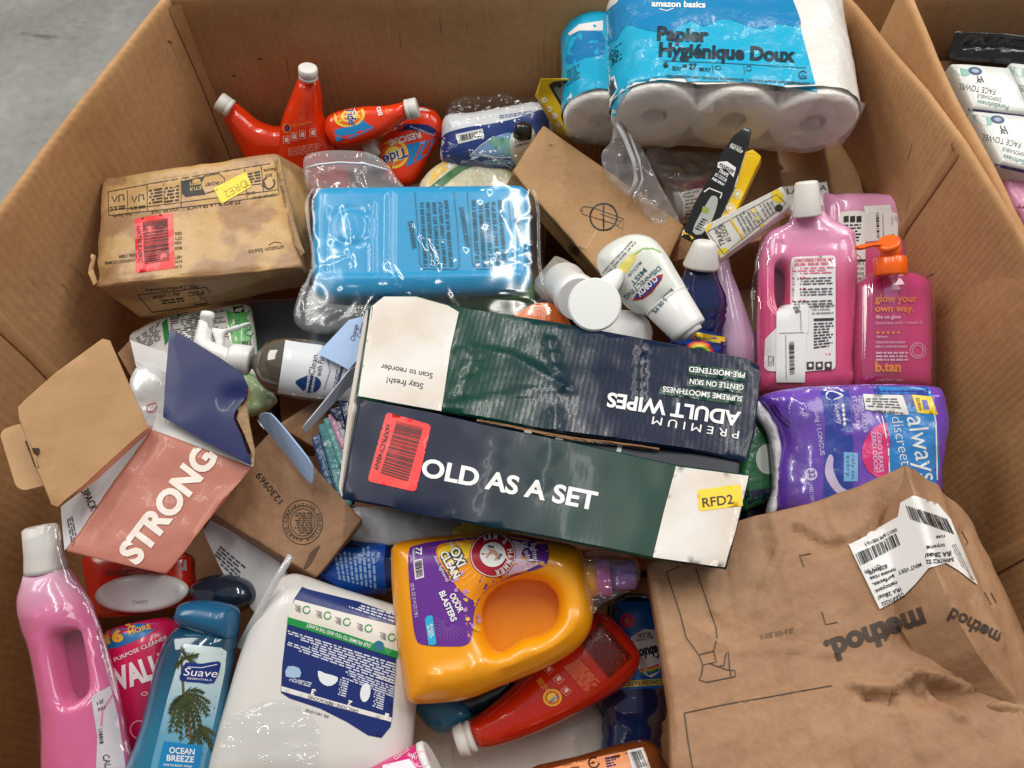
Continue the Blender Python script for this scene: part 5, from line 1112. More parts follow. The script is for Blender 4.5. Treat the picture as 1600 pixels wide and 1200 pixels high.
# ================================================================ big crushed brown box front right
T = Thing('crushed_carton', 'big crushed brown carton with a white shipping label, front right', 'box')
mp_ = pl3((1040, 880, .80), (1410, 760, .835), (1080, 1180, .80))
T.slab('top_panel', [(1010, 884), (1100, 830), (1180, 808), (1260, 790), (1340, 762), (1395, 738), (1415, 728), (1422, 736), (1440, 800), (1462, 880), (1490, 950), (1530, 1020), (1592, 1104), (1640, 1240), (1050, 1250), (1045, 1100), (1030, 1000)], mp_, KRAFT3, .004, .10, .006, step=.0055, cr=(8, .008, 4),
   reliefs=[('blob', (1392, 822), (24, 44), -.020), ('seg', [(1430, 880), (1450, 980)], 16, -.012), ('blob', (1470, 1085), (40, 20), -.022), ('blob', (1440, 1000), (50, 22), -.012),
            ('fold', [(1330, 1070), (1362, 1072), (1390, 1078), (1420, 1054), (1430, 1050), (1470, 1060), (1510, 1074)], 9, .016), ('fold', [(1392, 1080), (1398, 1100), (1380, 1098), (1346, 1088)], 7, -.016), ('fold', [(1428, 1054), (1440, 1075), (1470, 1098), (1500, 1120)], 7, .014), ('fold', [(1400, 1100), (1420, 1130), (1432, 1180)], 8, .005),
            ('fold', [(1180, 815), (1230, 960), (1245, 1090), (1270, 1200)], 6, -.005), ('fold', [(1130, 880), (1150, 1000), (1180, 1200)], 5, -.0045), ('fold', [(1240, 830), (1290, 858), (1340, 848), (1395, 800)], 8, -.010), ('fold', [(1090, 985), (1140, 1015), (1220, 1012), (1300, 1022)], 5, .004), ('fold', [(1345, 1200), (1328, 1130), (1345, 1092), (1352, 1075)], 10, .005),
            ('seg', [(1022, 900), (1045, 1020), (1070, 1200)], 9, .004), ('fold', [(1200, 800), (1218, 860), (1200, 905), (1180, 960)], 6, .006), ('fold', [(1290, 790), (1300, 830), (1320, 850)], 9, .006), ('fold', [(1160, 930), (1190, 925)], 6, -.003), ('fold', [(1100, 960), (1130, 985)], 6, -.003), ('seg', [(1200, 1020), (1215, 1200)], 12, .003), ('seg', [(1110, 830), (1100, 900), (1120, 960)], 10, .004)])
zr = lambda u, v: PP(u, v, mp_).z+.004
T.slab('right_panel', [(1413, 727), (1430, 733), (1510, 806), (1545, 880), (1600, 1000), (1660, 1130), (1640, 1240), (1588, 1106), (1526, 1020), (1486, 950), (1458, 880), (1436, 800)], pl3((1418, 732, zr(1418, 732)), (1590, 1104, zr(1590, 1104)), (1510, 806, zr(1510, 806)-.075)), KRAFT3, .002, .06, .004, step=.006, cr=(9, .006, 4), reliefs=[('fold', [(1480, 940), (1500, 1010), (1540, 1040)], 9, -.008), ('fold', [(1455, 760), (1500, 900), (1560, 1010)], 12, .006), ('fold', [(1500, 830), (1540, 940)], 8, -.005)])
T.slab('curled_flap', [(1428, 1152), (1470, 1148), (1520, 1126), (1548, 1098), (1580, 1096), (1612, 1110), (1640, 1180), (1560, 1168), (1490, 1178), (1440, 1176)], pl3((1430, 1160, .812), (1560, 1100, .845), (1600, 1170, .815)), KRAFT3, .006, .004, .02, step=.006, smooth=3, cr=(20, .006, 7), solid=False)
T.slab('torn_edge', [(1488, 992), (1494, 982), (1504, 990), (1498, 1004), (1508, 1030), (1500, 1034), (1490, 1012)], pl(1497, 1008, .842), mat('torn_board', (0, 0, 0)), .002, .001, .002, cr=(60, .004, 3), solid=False)
MK = ink((56, 48, 40), .6)
T.stroke([[(1063, 885), (1041, 894), (1050, 921), (1063, 960), (1072, 996), (1092, 1023), (1115, 1017), (1120, 996), (1119, 981), (1087, 888)], [(1092, 1023), (1098, 1039), (1119, 1034), (1115, 1017)], [(1098, 1039), (1096, 1054), (1092, 1062), (1104, 1066), (1149, 1057), (1148, 1047), (1137, 1047), (1110, 1037)], [(1140, 1048), (1138, 1018), (1134, 1022), (1131, 1040), (1124, 1040)], [(1141, 1048), (1142, 1057)], [(1069, 1114), (1130, 1101), (1200, 1089), (1300, 1071)], [(1069, 1114), (1075, 1160), (1082, 1200), (1086, 1230)], [(1256, 886), (1249, 868), (1267, 865)], [(1284, 956), (1290, 976), (1309, 972)]], 1.5, MK, .002)
T.text([('method.', (1440, 950), (1286, 1004), 33, 0, .045)], ink((66, 52, 42), .6), .002)
T.text([('method', (1566, 990), (1488, 950), 20, 0, .03)], ink((66, 52, 42), .6), .002)
T.lines([(1188, 988), (1238, 978), (1240, 992), (1190, 1002)], 1, ink((120, 96, 74), .7), words=5, fillw=.6)
T.stroke([[(1502, 830), (1512, 848), (1508, 852)], [(1538, 925), (1548, 945)], [(1548, 926), (1556, 942)]], 1.2, MK, .002)
s_ = T.decal('shipping_label', [(1325, 850), (1372, 826), (1404, 808), (1408, 786), (1428, 775), (1464, 788), (1484, 812), (1508, 870), (1526, 914), (1496, 892), (1476, 880), (1452, 888), (1432, 912), (1412, 932), (1374, 952), (1350, 902)], ink((230, 228, 226), .35, .2), .0042, 6)
T.bars([(1336, 866), (1402, 834), (1409, 852), (1344, 884)], BLACK, 26, .0056, parent=s_); T.bars([(1416, 790), (1478, 812), (1490, 836), (1424, 812)], BLACK, 28, .0056, parent=s_, seed=4)
T.text([('00017 8098 50010 3', (1402, 826), (1350, 850), 5), ('QTY (8)', (1374, 882), (1350, 893), 5), ('DS4W/X2S2', (1412, 926), (1376, 942), 6), ('IRA 28oz/', (1408, 918), (1370, 932), 6, 0, .02), ('nettoyant', (1402, 908), (1366, 922), 6, 0, .02), ('surfaces,', (1398, 898), (1362, 912), 6, 0, .02), ('mousse rose', (1400, 888), (1358, 902), 6, 0, .02), ('828ml/8', (1384, 882), (1356, 893), 6, 0, .02), ('MINT VERT', (1440, 880), (1404, 893), 6), ('S4W/X2S2', (1488, 872), (1448, 876), 6, 0, .02), ('IRA 28oz/', (1484, 862), (1446, 866), 7, 0, .02), ('toyant', (1474, 850), (1448, 854), 6), ('rose', (1474, 836), (1460, 838), 6)], BLACK, .0056, parent=s_)
T.lines([(1514, 896), (1492, 850), (1484, 852), (1500, 886)], 3, GREY, .0056, parent=s_, words=7)
# ================================================================ orange laundry jug
T = Thing('laundry_jug', 'bright orange-yellow laundry jug with handle and purple label lying on its side', 'jug')
OY = mat('orange_yellow_plastic', (244, 162, 14), .28, coat=.4, bump=.04, bs=10, sss=.1)
jp = pl(780, 965, .775, (-.02, -.2, .97))
JH = [(754, 956), (768, 926), (798, 908), (842, 908), (866, 924), (873, 948), (866, 974), (844, 990), (814, 998), (794, 1012), (776, 1016), (760, 996)]
T.slab('grip_web', [(735, 960), (752, 912), (795, 888), (850, 888), (885, 910), (895, 950), (882, 990), (850, 1010), (820, 1018), (800, 1034), (770, 1036), (742, 1005)], (jp[0]-jp[1]*.036, jp[1]), OY, .006, .004, .01, smooth=3)
T.slab('body', [(611, 870), (614, 854), (630, 845), (690, 837), (781, 831), (851, 842), (896, 852), (913, 873), (924, 915), (928, 947), (923, 982), (903, 1012), (858, 1041), (781, 1073), (725, 1094), (660, 1100), (642, 1098), (634, 1080), (622, 1010), (613, 930)], jp, OY, .032, .045, .034, step=.0055, smooth=4, pw=.55, holes=[JH], hr=.016,
   reliefs=[('seg', [(690, 1060), (770, 1040), (800, 1030), (860, 1010), (900, 970)], 14, .006), ('seg', [(770, 1035), (790, 1048)], 8, -.004)])
T.lathe('neck', (915, 905, .78), (935, 901, .782), [(0, 30), (1, 27)], OY)
T.lathe('cap_collar', (932, 902, .782), (954, 900, .784), [(0, 27), (.1, 29), (.9, 29), (1, 26)], mat('pink_collar', (206, 96, 176), .3, coat=.3, sss=.1), ribs=.02)
T.lathe('cap', (953, 900, .784), (992, 897, .786), [(0, 20.5), (.9, 22), (1, 20)], mat('purple_cap', (150, 96, 186), .3, coat=.3), ribs=.04, seg=48)
T.slab('cap_film', [(912, 868), (940, 860), (985, 868), (1000, 885), (996, 915), (970, 930), (940, 944), (925, 960), (915, 930)], pl(955, 900, .815), FILM, .012, .005, .02, smooth=3, cr=(26, .012, 2), solid=False)
JP = ink((104, 48, 146), .25, .3)
lb = T.decal('label', [(638, 866), (652, 852), (690, 845), (784, 837), (846, 845), (857, 858), (856, 876), (845, 887), (796, 903), (762, 920), (742, 952), (738, 992), (728, 1008), (700, 1010), (664, 1008), (650, 998), (643, 950)], JP, .001, 7, smooth=3)
T.decal('burst_print', [(682, 858), (700, 848), (784, 840), (800, 846), (812, 862), (826, 884), (796, 900), (762, 918), (744, 938), (722, 926), (702, 900), (686, 876)], ink((240, 150, 20), .25, .3), .0016, 7, smooth=3, parent=lb)
T.decal('burst_print', [(796, 846), (818, 852), (814, 872), (836, 884), (800, 896), (784, 896), (790, 870)], ink((226, 200, 226), .3), .002, 7, smooth=3, parent=lb)
T.decal('burst_print', [(684, 862), (700, 852), (735, 850), (730, 872), (712, 884), (694, 880)], ink((250, 206, 40), .3), .002, 7, smooth=3, parent=lb)
for k in range(18):
    a = math.radians(60+k*10); T.stroke([[(770+40*math.cos(a), 867+38*math.sin(a)), (770+62*math.cos(a), 867+58*math.sin(a))]], .8, ink((252, 214, 110)), .0024, parent=lb) if 867+58*math.sin(a) < 915 else None
RR = ink((170, 28, 48), .25, .3)
T.decal('logo', circ((770, 867), 36, 40, 35), RR, .0026, 7, parent=lb); T.stroke([circ((770, 867), 34, 40, 33)+[(804, 867)]], 1.2, WHITE, .003, parent=lb)
T.decal('logo', circ((770, 867), 20, 26, 19), WHITE, .003, 7, parent=lb)
arc_text(T, 'ARM & HAMMER', (770, 867), 23.5, 235, 445, 8, ink((246, 236, 236)), parent=lb, off=.0034, bold=.04)
T.stroke([[(760, 872), (766, 864), (772, 860), (778, 866), (774, 876)], [(764, 858), (780, 872)]], 3.2, ink((206, 150, 120)), .0034, parent=lb); T.stroke([[(762, 854), (772, 856)], [(778, 874), (784, 866)]], 3.5, ink((60, 90, 110)), .0036, parent=lb)
for dx, mm_, of, bo in ((0, BLACK, .003, .13), (0, WHITE, .0036, .03)):
    T.text([('CLEAN', (687, 866), (709, 905), 12, 0, bo), ('OXI', (703, 860), (716, 887), 14, 0, bo)], mm_, of, parent=lb, name='lettering')
T.text([('plus', (703, 849), (706, 858), 6), ('ODOR', (702, 930), (717, 958), 9, 0, .03), ('BLASTERS', (686, 926), (706, 972), 9, 0, .03), ('stain fighters', (678, 870), (696, 906), 5, 0, .0), ('5X odor', (815, 848), (824, 880), 8, 0, .02), ('fighters', (829, 850), (835, 884), 8, 0, .02), ('77', (650, 856), (650, 868), 9, 0, .03), ('LOADS', (645, 858), (645, 868), 3.5)], WHITE, .003, parent=lb)
T.text([('100 FL OZ (3.14 QT) 2.98 L', (642, 912), (649, 965), 5, 0, .0)], ink((220, 200, 226)), .003, parent=lb)
T.decal('barcode_label', [(646, 876), (660, 873), (663, 902), (649, 906)], ink((226, 216, 226)), .003, parent=lb); T.bars([(648, 878), (651, 903), (661, 900), (659, 875)], BLACK, 16, .0036, parent=lb)
T.decal('blue_tag', [(664, 968), (668, 962), (676, 962), (682, 1004), (680, 1008), (670, 1008)], ink((40, 170, 216)), .003, parent=lb); T.text([('fresh', (672, 975), (675, 994), 4), ('BURST', (667, 978), (671, 998), 4)], WHITE, .0036, parent=lb)
rr = random.Random(4)
for k in range(34):
    t = rr.random(); c = (700+t*38+rr.uniform(-8, 14), 885+t*95+rr.uniform(-16, 10)); r_ = rr.uniform(1.2, 4.5)
    T.decal('bubble_print', circ(c, r_, 10), ink(rr.choice([(236, 190, 70), (206, 160, 206), (190, 140, 196)]), .2), .0032, parent=lb)
for k in range(16):
    a = math.radians(15+k*13); T.stroke([[(700+6*math.cos(a), 975+6*math.sin(a)), (700+24*math.cos(a), 978+24*math.sin(a))]], .6, ink((150, 100, 180)), .0024, parent=lb)
# ================================================================ front red bottle, teal cap bottle, white jugs
T = Thing('detergent_bottle', 'orange-red bottle with dark print panel lying under the orange jug', 'bottle', 'orange-red detergent bottles')
RED2 = mat('deep_orange_red_plastic', (206, 38, 12), .2, coat=.6, bump=.04, bs=14)
tp_ = pl(860, 1065, .69, (0, -.15, 1))
T.slab('body', [(725, 1132), (760, 1106), (800, 1072), (860, 1010), (920, 962), (935, 955), (955, 964), (992, 1006), (1001, 1031), (987, 1060), (952, 1088), (882, 1126), (830, 1149), (777, 1166), (752, 1170), (734, 1154)], tp_, RED2, .026, .03, .028, smooth=4, corner=(0, 14))
T.lathe('cap', (740, 1149, .69), (714, 1160, .688), [(0, 21), (.1, 24), (.3, 24), (.32, 22), (.4, 22), (.44, 25), (.95, 24), (1, 21)], WHITEC, ribs=.02)
T.decal('blue_edge', [(834, 1149), (880, 1127), (918, 1108), (950, 1089), (945, 1096), (905, 1120), (850, 1150)], ink((20, 110, 176)))
DR = ink((120, 20, 10), .4); T.decal('print_panel', [(938, 968), (989, 1027), (951, 1061), (909, 1008)], ink((150, 28, 12), .3)); T.lines([(938, 970), (986, 1026), (952, 1058), (910, 1008)], 12, ink((60, 14, 12)), .0018, words=8, glyph=False, jag=.1)
swirl(T, (863, 1090), 13, 12, 0, (870, 1083), (858, 1096), 6)
OL = ink((250, 130, 70)); T.lines([(905, 1030), (940, 1068), (915, 1082), (880, 1042)], 9, OL, words=5, glyph=False); T.lines([(845, 1058), (860, 1078), (850, 1082), (838, 1064)], 3, ink((250, 160, 50)), words=3)
for (x, y) in ((857, 1046), (872, 1061), (884, 1079)): T.stroke([[(x-8, y), (x, y-7), (x+9, y+1), (x+1, y+8), (x-8, y)]], 1, ink((250, 170, 150))); T.decal('pictogram', [(x-3, y-2), (x+3, y-5), (x+5, y+1), (x-1, y+4)], ink((252, 200, 190)), .0014)
T = Thing('teal_cap_bottle', 'dark green bottle with a teal flip cap sticking out under the orange jug', 'bottle')
TC = mat('teal_plastic', (36, 112, 146), .3, coat=.4)
T.slab('cap', [(641, 1085), (700, 1082), (728, 1100), (738, 1118), (720, 1136), (690, 1148), (668, 1136), (650, 1112)], pl(690, 1112, .675), TC, .018, .02, .014, smooth=0, rnd=7)
T.slab('body', [(700, 1085), (740, 1070), (800, 1050), (800, 1090), (745, 1120), (725, 1128)], pl(750, 1090, .665), mat('dark_green_bottle', (16, 50, 56), .15, coat=.7), .018, .02, .02, smooth=3)
T = Thing('white_jug', 'large white jug with a navy direction label printed upside-down', 'jug', 'white detergent jugs')
wp = pl(500, 1050, .735, (.02, -.2, .97))
JW = mat('white_jug_plastic', (218, 216, 212), .3, coat=.25, bump=.05, bs=12)
T.slab('body', [(412, 935), (431, 909), (449, 898), (472, 898), (530, 918), (614, 944), (660, 960), (655, 1060), (646, 1150), (640, 1240), (320, 1245), (328, 1185), (350, 1110), (380, 1010)], wp, JW, .03, .05, .042, step=.009, smooth=4, corner=(9, 10))
jl = T.decal('label', [(472, 917), (482, 921), (560, 940), (617, 960), (620, 1020), (613, 1120), (610, 1136), (596, 1153), (575, 1149), (542, 1128), (500, 1107), (452, 1091), (439, 1082), (441, 1040), (449, 975), (460, 935)], ink((24, 42, 110), .3, .2), .001, 8)
T.decal('cream_band', [(461, 937), (540, 958), (619, 978), (621, 1018), (540, 992), (450, 964)], ink((222, 216, 206), .35), .0018, 8, parent=jl)
T.decal('green_band', [(450, 964), (540, 990), (622, 1018), (621, 1029), (540, 1003), (449, 975)], ink((20, 140, 66), .35), .0024, 8, parent=jl); T.text([('OUR PROMISE TO YOU AND THE PLANET', (580, 1007), (480, 974), 5.5, 0, .01)], WHITE, .003, parent=jl)
T.decal('white_strip', [(440, 1072), (530, 1098), (612, 1121), (611, 1128), (530, 1106), (440, 1080)], ink((228, 226, 222)), .002, 8, parent=jl); T.text([('DIRECTIONS / INDICACIONES', (560, 1109), (482, 1086), 5, 0, .0)], ink((30, 40, 90)), .003, parent=jl)
WI = ink((206, 212, 230))
T.lines([(618, 1036), (450, 984), (449, 1012), (616, 1070)], 8, WI, .002, parent=jl, words=16, glyph=False); T.lines([(616, 1072), (540, 1044), (540, 1062), (614, 1090)], 5, WI, .002, parent=jl, words=9, glyph=False, seed=4)
T.lines([(616, 974), (545, 950), (546, 940), (616, 958)], 3, WI, .002, parent=jl, words=9, glyph=False); T.text([('CAUTION', (614, 1062), (592, 1055), 5, 0, .02), ('1', (608, 1116), (602, 1114), 10, 0, .04), ('2', (551, 1096), (545, 1094), 9, 0, .04), ('3', (494, 1078), (488, 1076), 9, 0, .04)], WHITE, .003, parent=jl)
T.lines([(598, 1110), (582, 1104), (586, 1072), (602, 1078)], 9, WI, .002, parent=jl, words=2, glyph=False); T.lines([(540, 1090), (528, 1086), (532, 1056), (546, 1060)], 8, WI, .002, parent=jl, words=2, glyph=False); T.lines([(484, 1074), (452, 1064), (452, 1058), (488, 1066)], 3, WI, .002, parent=jl, words=4, glyph=False)
T.decal('pictogram', circ((571, 1082), 8, 16, 15, rot=8), ink((226, 232, 236)), .0026, parent=jl); T.decal('pictogram', [(497, 1048), (508, 1052), (528, 1058), (524, 1068), (512, 1072), (500, 1064)], ink((226, 232, 236)), .0026, smooth=2, parent=jl); T.decal('pictogram', [(450, 1041), (468, 1044), (469, 1058), (447, 1057)], ink((160, 190, 216)), .0026, smooth=2, parent=jl)
for c in ((479, 953), (512, 962), (542, 972), (576, 982), (612, 996)): T.stroke([circ(c, 5.5, 12)], 1.8, ink((30, 140, 70)), .003, parent=jl); T.lines([(c[0]-9, c[1]-6), (c[0]-18, c[1]-9), (c[0]-18, c[1]+2), (c[0]-9, c[1]+5)], 4, GREY, .003, parent=jl, words=2, glyph=False)
T.decal('globe_print', circ((592, 1009), 8, 18), ink((40, 110, 140)), .003, parent=jl)
T.text([('09L 143 5 07:02', (514, 1118), (478, 1107), 4)], ink((60, 60, 60)), .002)
T.slab('loose_film', [(345, 1130), (380, 1105), (440, 1090), (480, 1110), (500, 1150), (480, 1215), (335, 1230)], (wp[0]+wp[1]*.034, wp[1]), FILM, .006, 0, .02, smooth=3, cr=(24, .009, 3), solid=False)
T = Thing('white_jug', 'plain white jug lying low beneath the orange-red bottle at the front', 'jug', 'white detergent jugs')
T.slab('body', [(648, 1110), (700, 1095), (800, 1110), (930, 1090), (948, 1180), (950, 1240), (650, 1240)], pl(800, 1170, .60), JW, .03, .04, .04, smooth=3)
T = Thing('pink_can', 'pink and white spray can base with printed lettering at the bottom edge', 'can', 'pink spray cans')
T.lathe('body', (672, 1203, .742), (560, 1264, .735), [(0, 30), (.02, 41), (.05, 44), (1, 46)], mat('magenta_can', (214, 36, 122), .3, coat=.3), .9)
T.lathe('rim', (681, 1198, .743), (671, 1204, .742), [(0, 40), (.3, 44), (1, 45)], WHITEP, squash=.9)
T.text([('WHAT YOU GOT', (636, 1182), (676, 1196), 6), ('CLEANER', (618, 1188), (640, 1172), 6)], WHITE); T.decal('white_print', [(598, 1196), (640, 1186), (650, 1200), (598, 1210)], ink((240, 230, 236)), .002)
T.stroke([circ((658, 1186), 14, 20, 12)+[(672, 1186)]], 1.5, ink((250, 190, 220)))
T = Thing('amber_bottle', 'amber brown bottle with an orange and white label and barcode at the bottom edge', 'bottle')
T.slab('body', [(820, 1205), (900, 1182), (985, 1158), (1015, 1158), (1034, 1180), (1044, 1250), (820, 1260)], pl(930, 1210, .70), mat('amber_plastic', (112, 56, 20), .12, coat=.9), .03, .03, .035, smooth=3)
T.decal('label', [(838, 1208), (900, 1190), (1006, 1168), (1022, 1215), (838, 1230)], ink((240, 160, 110), .35)); T.decal('white_panel', [(980, 1173), (1004, 1168), (1020, 1210), (992, 1215)], WHITE, .0014); T.bars([(984, 1176), (1002, 1172), (1012, 1196), (994, 1202)], BLACK, 14, .002)
T.text([('BODY WASH', (880, 1198), (918, 1189), 5), ('Recycle', (880, 1206), (905, 1200), 4)], ink((120, 60, 30)), .002); T.stroke([circ((928, 1192), 8, 14, 8, 0, 300)], 2.4, BLACK, .002); T.lines([(945, 1184), (962, 1180), (966, 1196), (948, 1200)], 4, NAVY, .002, words=3)
# dark blue cleaners, right of the jug
T = Thing('blue_cleaner_bottle', 'dark blue cleaner bottle with flower label beside the big brown carton', 'bottle', 'dark blue floor cleaner bottles')
T.lathe('body', (1000, 930, .66), (985, 1200, .62), [(0, 40), (.1, 50), (.55, 50), (.57, 47), (.6, 51), (.7, 51), (.73, 45), (.78, 47), (.82, 44), (.88, 47), (1, 46)], NB, .8)
T.decal('label', [(962, 940), (1038, 940), (1036, 1075), (955, 1078)], ink((30, 104, 190), .3), .001, 9)
for k in range(9): T.decal('flower_print', circ((980+8.5*math.cos(k*.7), 970+8.5*math.sin(k*.7)), 4, 8), ink((220, 50, 120)), .0016)
T.decal('flower_print', circ((980, 970), 4.5, 10), ink((240, 150, 40)), .002); T.decal('white_panel', [(985, 995), (1030, 985), (1030, 1050), (1002, 1052)], ink((230, 232, 236)), .0014, smooth=2)
T.text([('Fabuloso', (1030, 1008), (986, 1018), 15, 0, .05)], ink((20, 30, 60)), .002); T.text([('BLEACH', (1016, 988), (984, 992), 6), ('MULTI-PURPOSE', (1020, 994), (984, 1000), 4)], ink((20, 40, 110)), .002)
for k, c in enumerate(((230, 60, 40), (250, 200, 50), (60, 160, 90), (40, 90, 190))): T.stroke([[(1000, 1046+3*k), (1015, 1044+3*k), (1035, 1036+3*k)]], 3, ink(c), .0018)
T.decal('yellow_band', [(975, 1064), (1036, 1060), (1036, 1070), (972, 1074)], ink((226, 206, 90)), .0018); T.text([('CONCENTRATED', (1034, 1062), (978, 1066), 6)], ink((20, 40, 90)), .0024)
T = Thing('blue_gel_bottle', 'royal blue printed bottle lying behind the stamped carton and orange jug', 'bottle')
T.lathe('body', (640, 880, .70), (500, 895, .70), [(0, 42), (.2, 44), (.8, 44), (1, 40)], NB, .85)
T.decal('label', [(508, 850), (560, 848), (604, 840), (600, 880), (606, 940), (560, 935), (500, 900)], ink((20, 84, 186), .25, .4), .001, 8); T.lines([(528, 905), (520, 866), (586, 852), (590, 920)], 9, ink((150, 190, 236)), .002, words=7, glyph=False)
# ================================================================ bottles at lower left
T = Thing('red_canister', 'red canister with a wide white oval lid below the salmon carton', 'canister')
T.slab('body', [(134, 862), (200, 850), (288, 862), (298, 890), (296, 925), (270, 950), (160, 965), (140, 930)], pl(220, 910, .69), mat('red_plastic', (206, 34, 18), .25, coat=.5), .02, .05, .03, smooth=4)
T.decal('grey_label', [(278, 872), (290, 868), (292, 892), (280, 890)], ink((160, 160, 160))); T.lines([(165, 890), (210, 890), (210, 900), (165, 900)], 3, ink((110, 20, 14)), words=6)
T.slab('lid', circ((221, 927), 72, 48, 30, rot=-4), pl(221, 927, .722, (0, -.45, .9)), WHITEP, .008, .016, .012, reliefs=[('seg', circ((221, 925), 56, 36, 18, rot=-4), 4, -.002)])
T.text([('TWIST', (206, 944), (232, 943), 6)], ink((190, 190, 190)), .001)
T = Thing('pink_can', 'pink cleaner can with a blue 16% MORE flash between two bottles, lower left', 'can', 'pink spray cans')
T.lathe('body', (215, 975, .69), (248, 1290, .64), [(0, 44), (.04, 60), (.12, 64), (1, 64)], mat('crimson_can', (206, 26, 84), .25, coat=.4), .85)
T.decal('blue_flash', [(160, 975), (205, 962), (248, 966), (240, 985), (210, 1002), (164, 1014)], ink((20, 110, 170), .3), smooth=2)
T.text([('16', (166, 1006), (194, 1000), 16, 0, .06)], ink((236, 176, 50)), .002); T.text([('%', (198, 984), (212, 981), 9, 0, .02), ('MORE', (202, 992), (236, 982), 7, 0, .02)], ink((230, 190, 90)), .002)
T.text([('PURPOSE CLEANER', (180, 1034), (262, 998), 6, 0, .01), ('VALLI', (184, 1078), (262, 1052), 32, 0, .05), ('O R I G', (222, 1088), (262, 1078), 6, 0, 0)], ink((238, 226, 230)), .002)
T.stroke([circ((218, 1140), 14, 16)+[(232, 1140)]], 2, ink((240, 150, 180)), .002)
T = Thing('dark_cap_bottle', 'bottle with a glossy dark navy round cap left of the white jug', 'bottle')
T.slab('cap', circ((350, 928), 54, 40, 32), pl(350, 928, .70), mat('dark_slate_plastic', (30, 44, 62), .12, coat=1), .028, .02, .03)
T = Thing('body_wash_bottle', 'teal body wash bottle with a palm tree picture and blue flip cap', 'bottle')
sv = pl(295, 1070, .735, (-.05, -.25, .96))
T.slab('body', [(272, 985), (300, 975), (340, 975), (368, 990), (366, 1020), (360, 1060), (322, 1250), (195, 1250), (225, 1130), (248, 1033)], sv, mat_grad('teal_liquid', (12, 66, 92), (30, 116, 150), P(270, 1000, .74), P(240, 1180, .72), .12, coat=.9, sss=.1), .028, .03, .032, smooth=4)
T.slab('cap', [(288, 942), (320, 937), (360, 944), (371, 956), (369, 992), (356, 1000), (320, 992), (276, 976), (280, 955)], (sv[0]+sv[1]*.004, sv[1]), mat('blue_cap', (20, 88, 128), .3, coat=.4), .026, .028, .018, smooth=3)
PB = mat_grad('palm_label', (196, 214, 214), (92, 158, 190), P(320, 1020, .74), P(270, 1180, .74), .3, coat=.3)
pl_ = T.decal('label', [(288, 1006), (345, 1012), (354, 1018), (351, 1050), (337, 1117), (318, 1200), (310, 1230), (228, 1230), (240, 1180), (262, 1090), (280, 1030)], PB, .001, 7, parent=None)
def frond(cx, cy, ang, ln, dr, cols, seed=0):
    R = random.Random(seed); p = [(cx, cy)]; a = math.radians(ang); polys = []
    for k in range(9):
        a += dr; p.append((p[-1][0]+ln/9*math.cos(a), p[-1][1]+ln/9*math.sin(a)))
    T.stroke([p], 2.0, ink(cols[0]), .0018, parent=pl_, name='palm_print')
    for k in range(1, 9):
        for s_ in (-1, 1):
            aa = math.atan2(p[k][1]-p[k-1][1], p[k][0]-p[k-1][0])+s_*R.uniform(.7, 1.1); l = R.uniform(9, 17)*(1-.06*k)
            aa = aa*.7+.3*math.pi/2
            b = (p[k][0]+l*math.cos(aa), p[k][1]+l*math.sin(aa)); polys.append([(p[k][0]-2.3, p[k][1]), (p[k][0]+2.3, p[k][1]), b])
    T.multi('palm_print', polys, ink(cols[1]), .0020, parent=pl_)
PC = [((70, 76, 34), (52, 62, 28)), ((48, 50, 24), (66, 78, 36)), ((92, 92, 42), (42, 48, 26))]
T.stroke([[(290, 1090), (296, 1130), (300, 1165)], [(287, 1085), (284, 1035), (284, 1025)]], 4, ink((96, 78, 50)), .0016, parent=pl_)
for i, (a, l, d) in enumerate(((20, 52, .08), (60, 60, .05), (-20, 46, .14), (110, 62, -.03), (140, 50, -.1), (85, 70, 0), (-60, 36, .2), (35, 60, .1), (170, 34, -.16), (75, 60, .04), (0, 50, .12), (50, 66, .06), (100, 74, -.02), (125, 66, -.05), (70, 76, .02), (160, 40, -.12), (95, 50, .03))): frond(288, 1085, a, l, d, PC[i % 3], i)
for i, (a, l, d) in enumerate(((200, 22, -.2), (-10, 26, .2), (240, 18, 0), (-50, 20, .1))): frond(292, 1030, a, l, d, PC[i % 3], i+20)
for i, (a, l, d) in enumerate(((90, 44, 0), (30, 34, .1), (60, 44, 0), (120, 44, 0), (-10, 26, .15))): frond(312, 1135, a, l, d, PC[i % 3], i+40)
lg = T.decal('logo', [(291, 1035), (315, 1037), (341, 1033), (344, 1042), (334, 1067), (310, 1066), (282, 1063), (284, 1050)], ink((20, 44, 120), .25, .4), .0026, 7, parent=pl_, smooth=2)
T.text([('Suave', (287, 1055), (338, 1058), 12, .25, .0), ('ESSENTIALS', (293, 1061), (330, 1064), 3, 0, 0)], WHITE, .0034, parent=pl_); T.stroke([[(294, 1042), (315, 1043), (339, 1038)]], 1, WHITE, .0034, parent=pl_)
T.decal('blue_tag', [(257, 1158), (316, 1165), (306, 1230), (240, 1230)], ink((24, 130, 190), .3), .0028, 7, parent=pl_); T.text([('OCEAN', (265, 1176), (304, 1179), 9, 0, .02), ('BREEZE', (261, 1188), (303, 1191), 9, 0, .02), ('GENTLE BODY WASH', (256, 1196), (300, 1199), 3.2)], WHITE, .0034, parent=pl_)
T = Thing('cleaner_bottle', 'pink cleaner bottle in tight clear wrap standing against the left wall', 'bottle', 'pink floor cleaner bottles')
pb2 = pl(110, 1040, .745, (.08, -.25, .96))
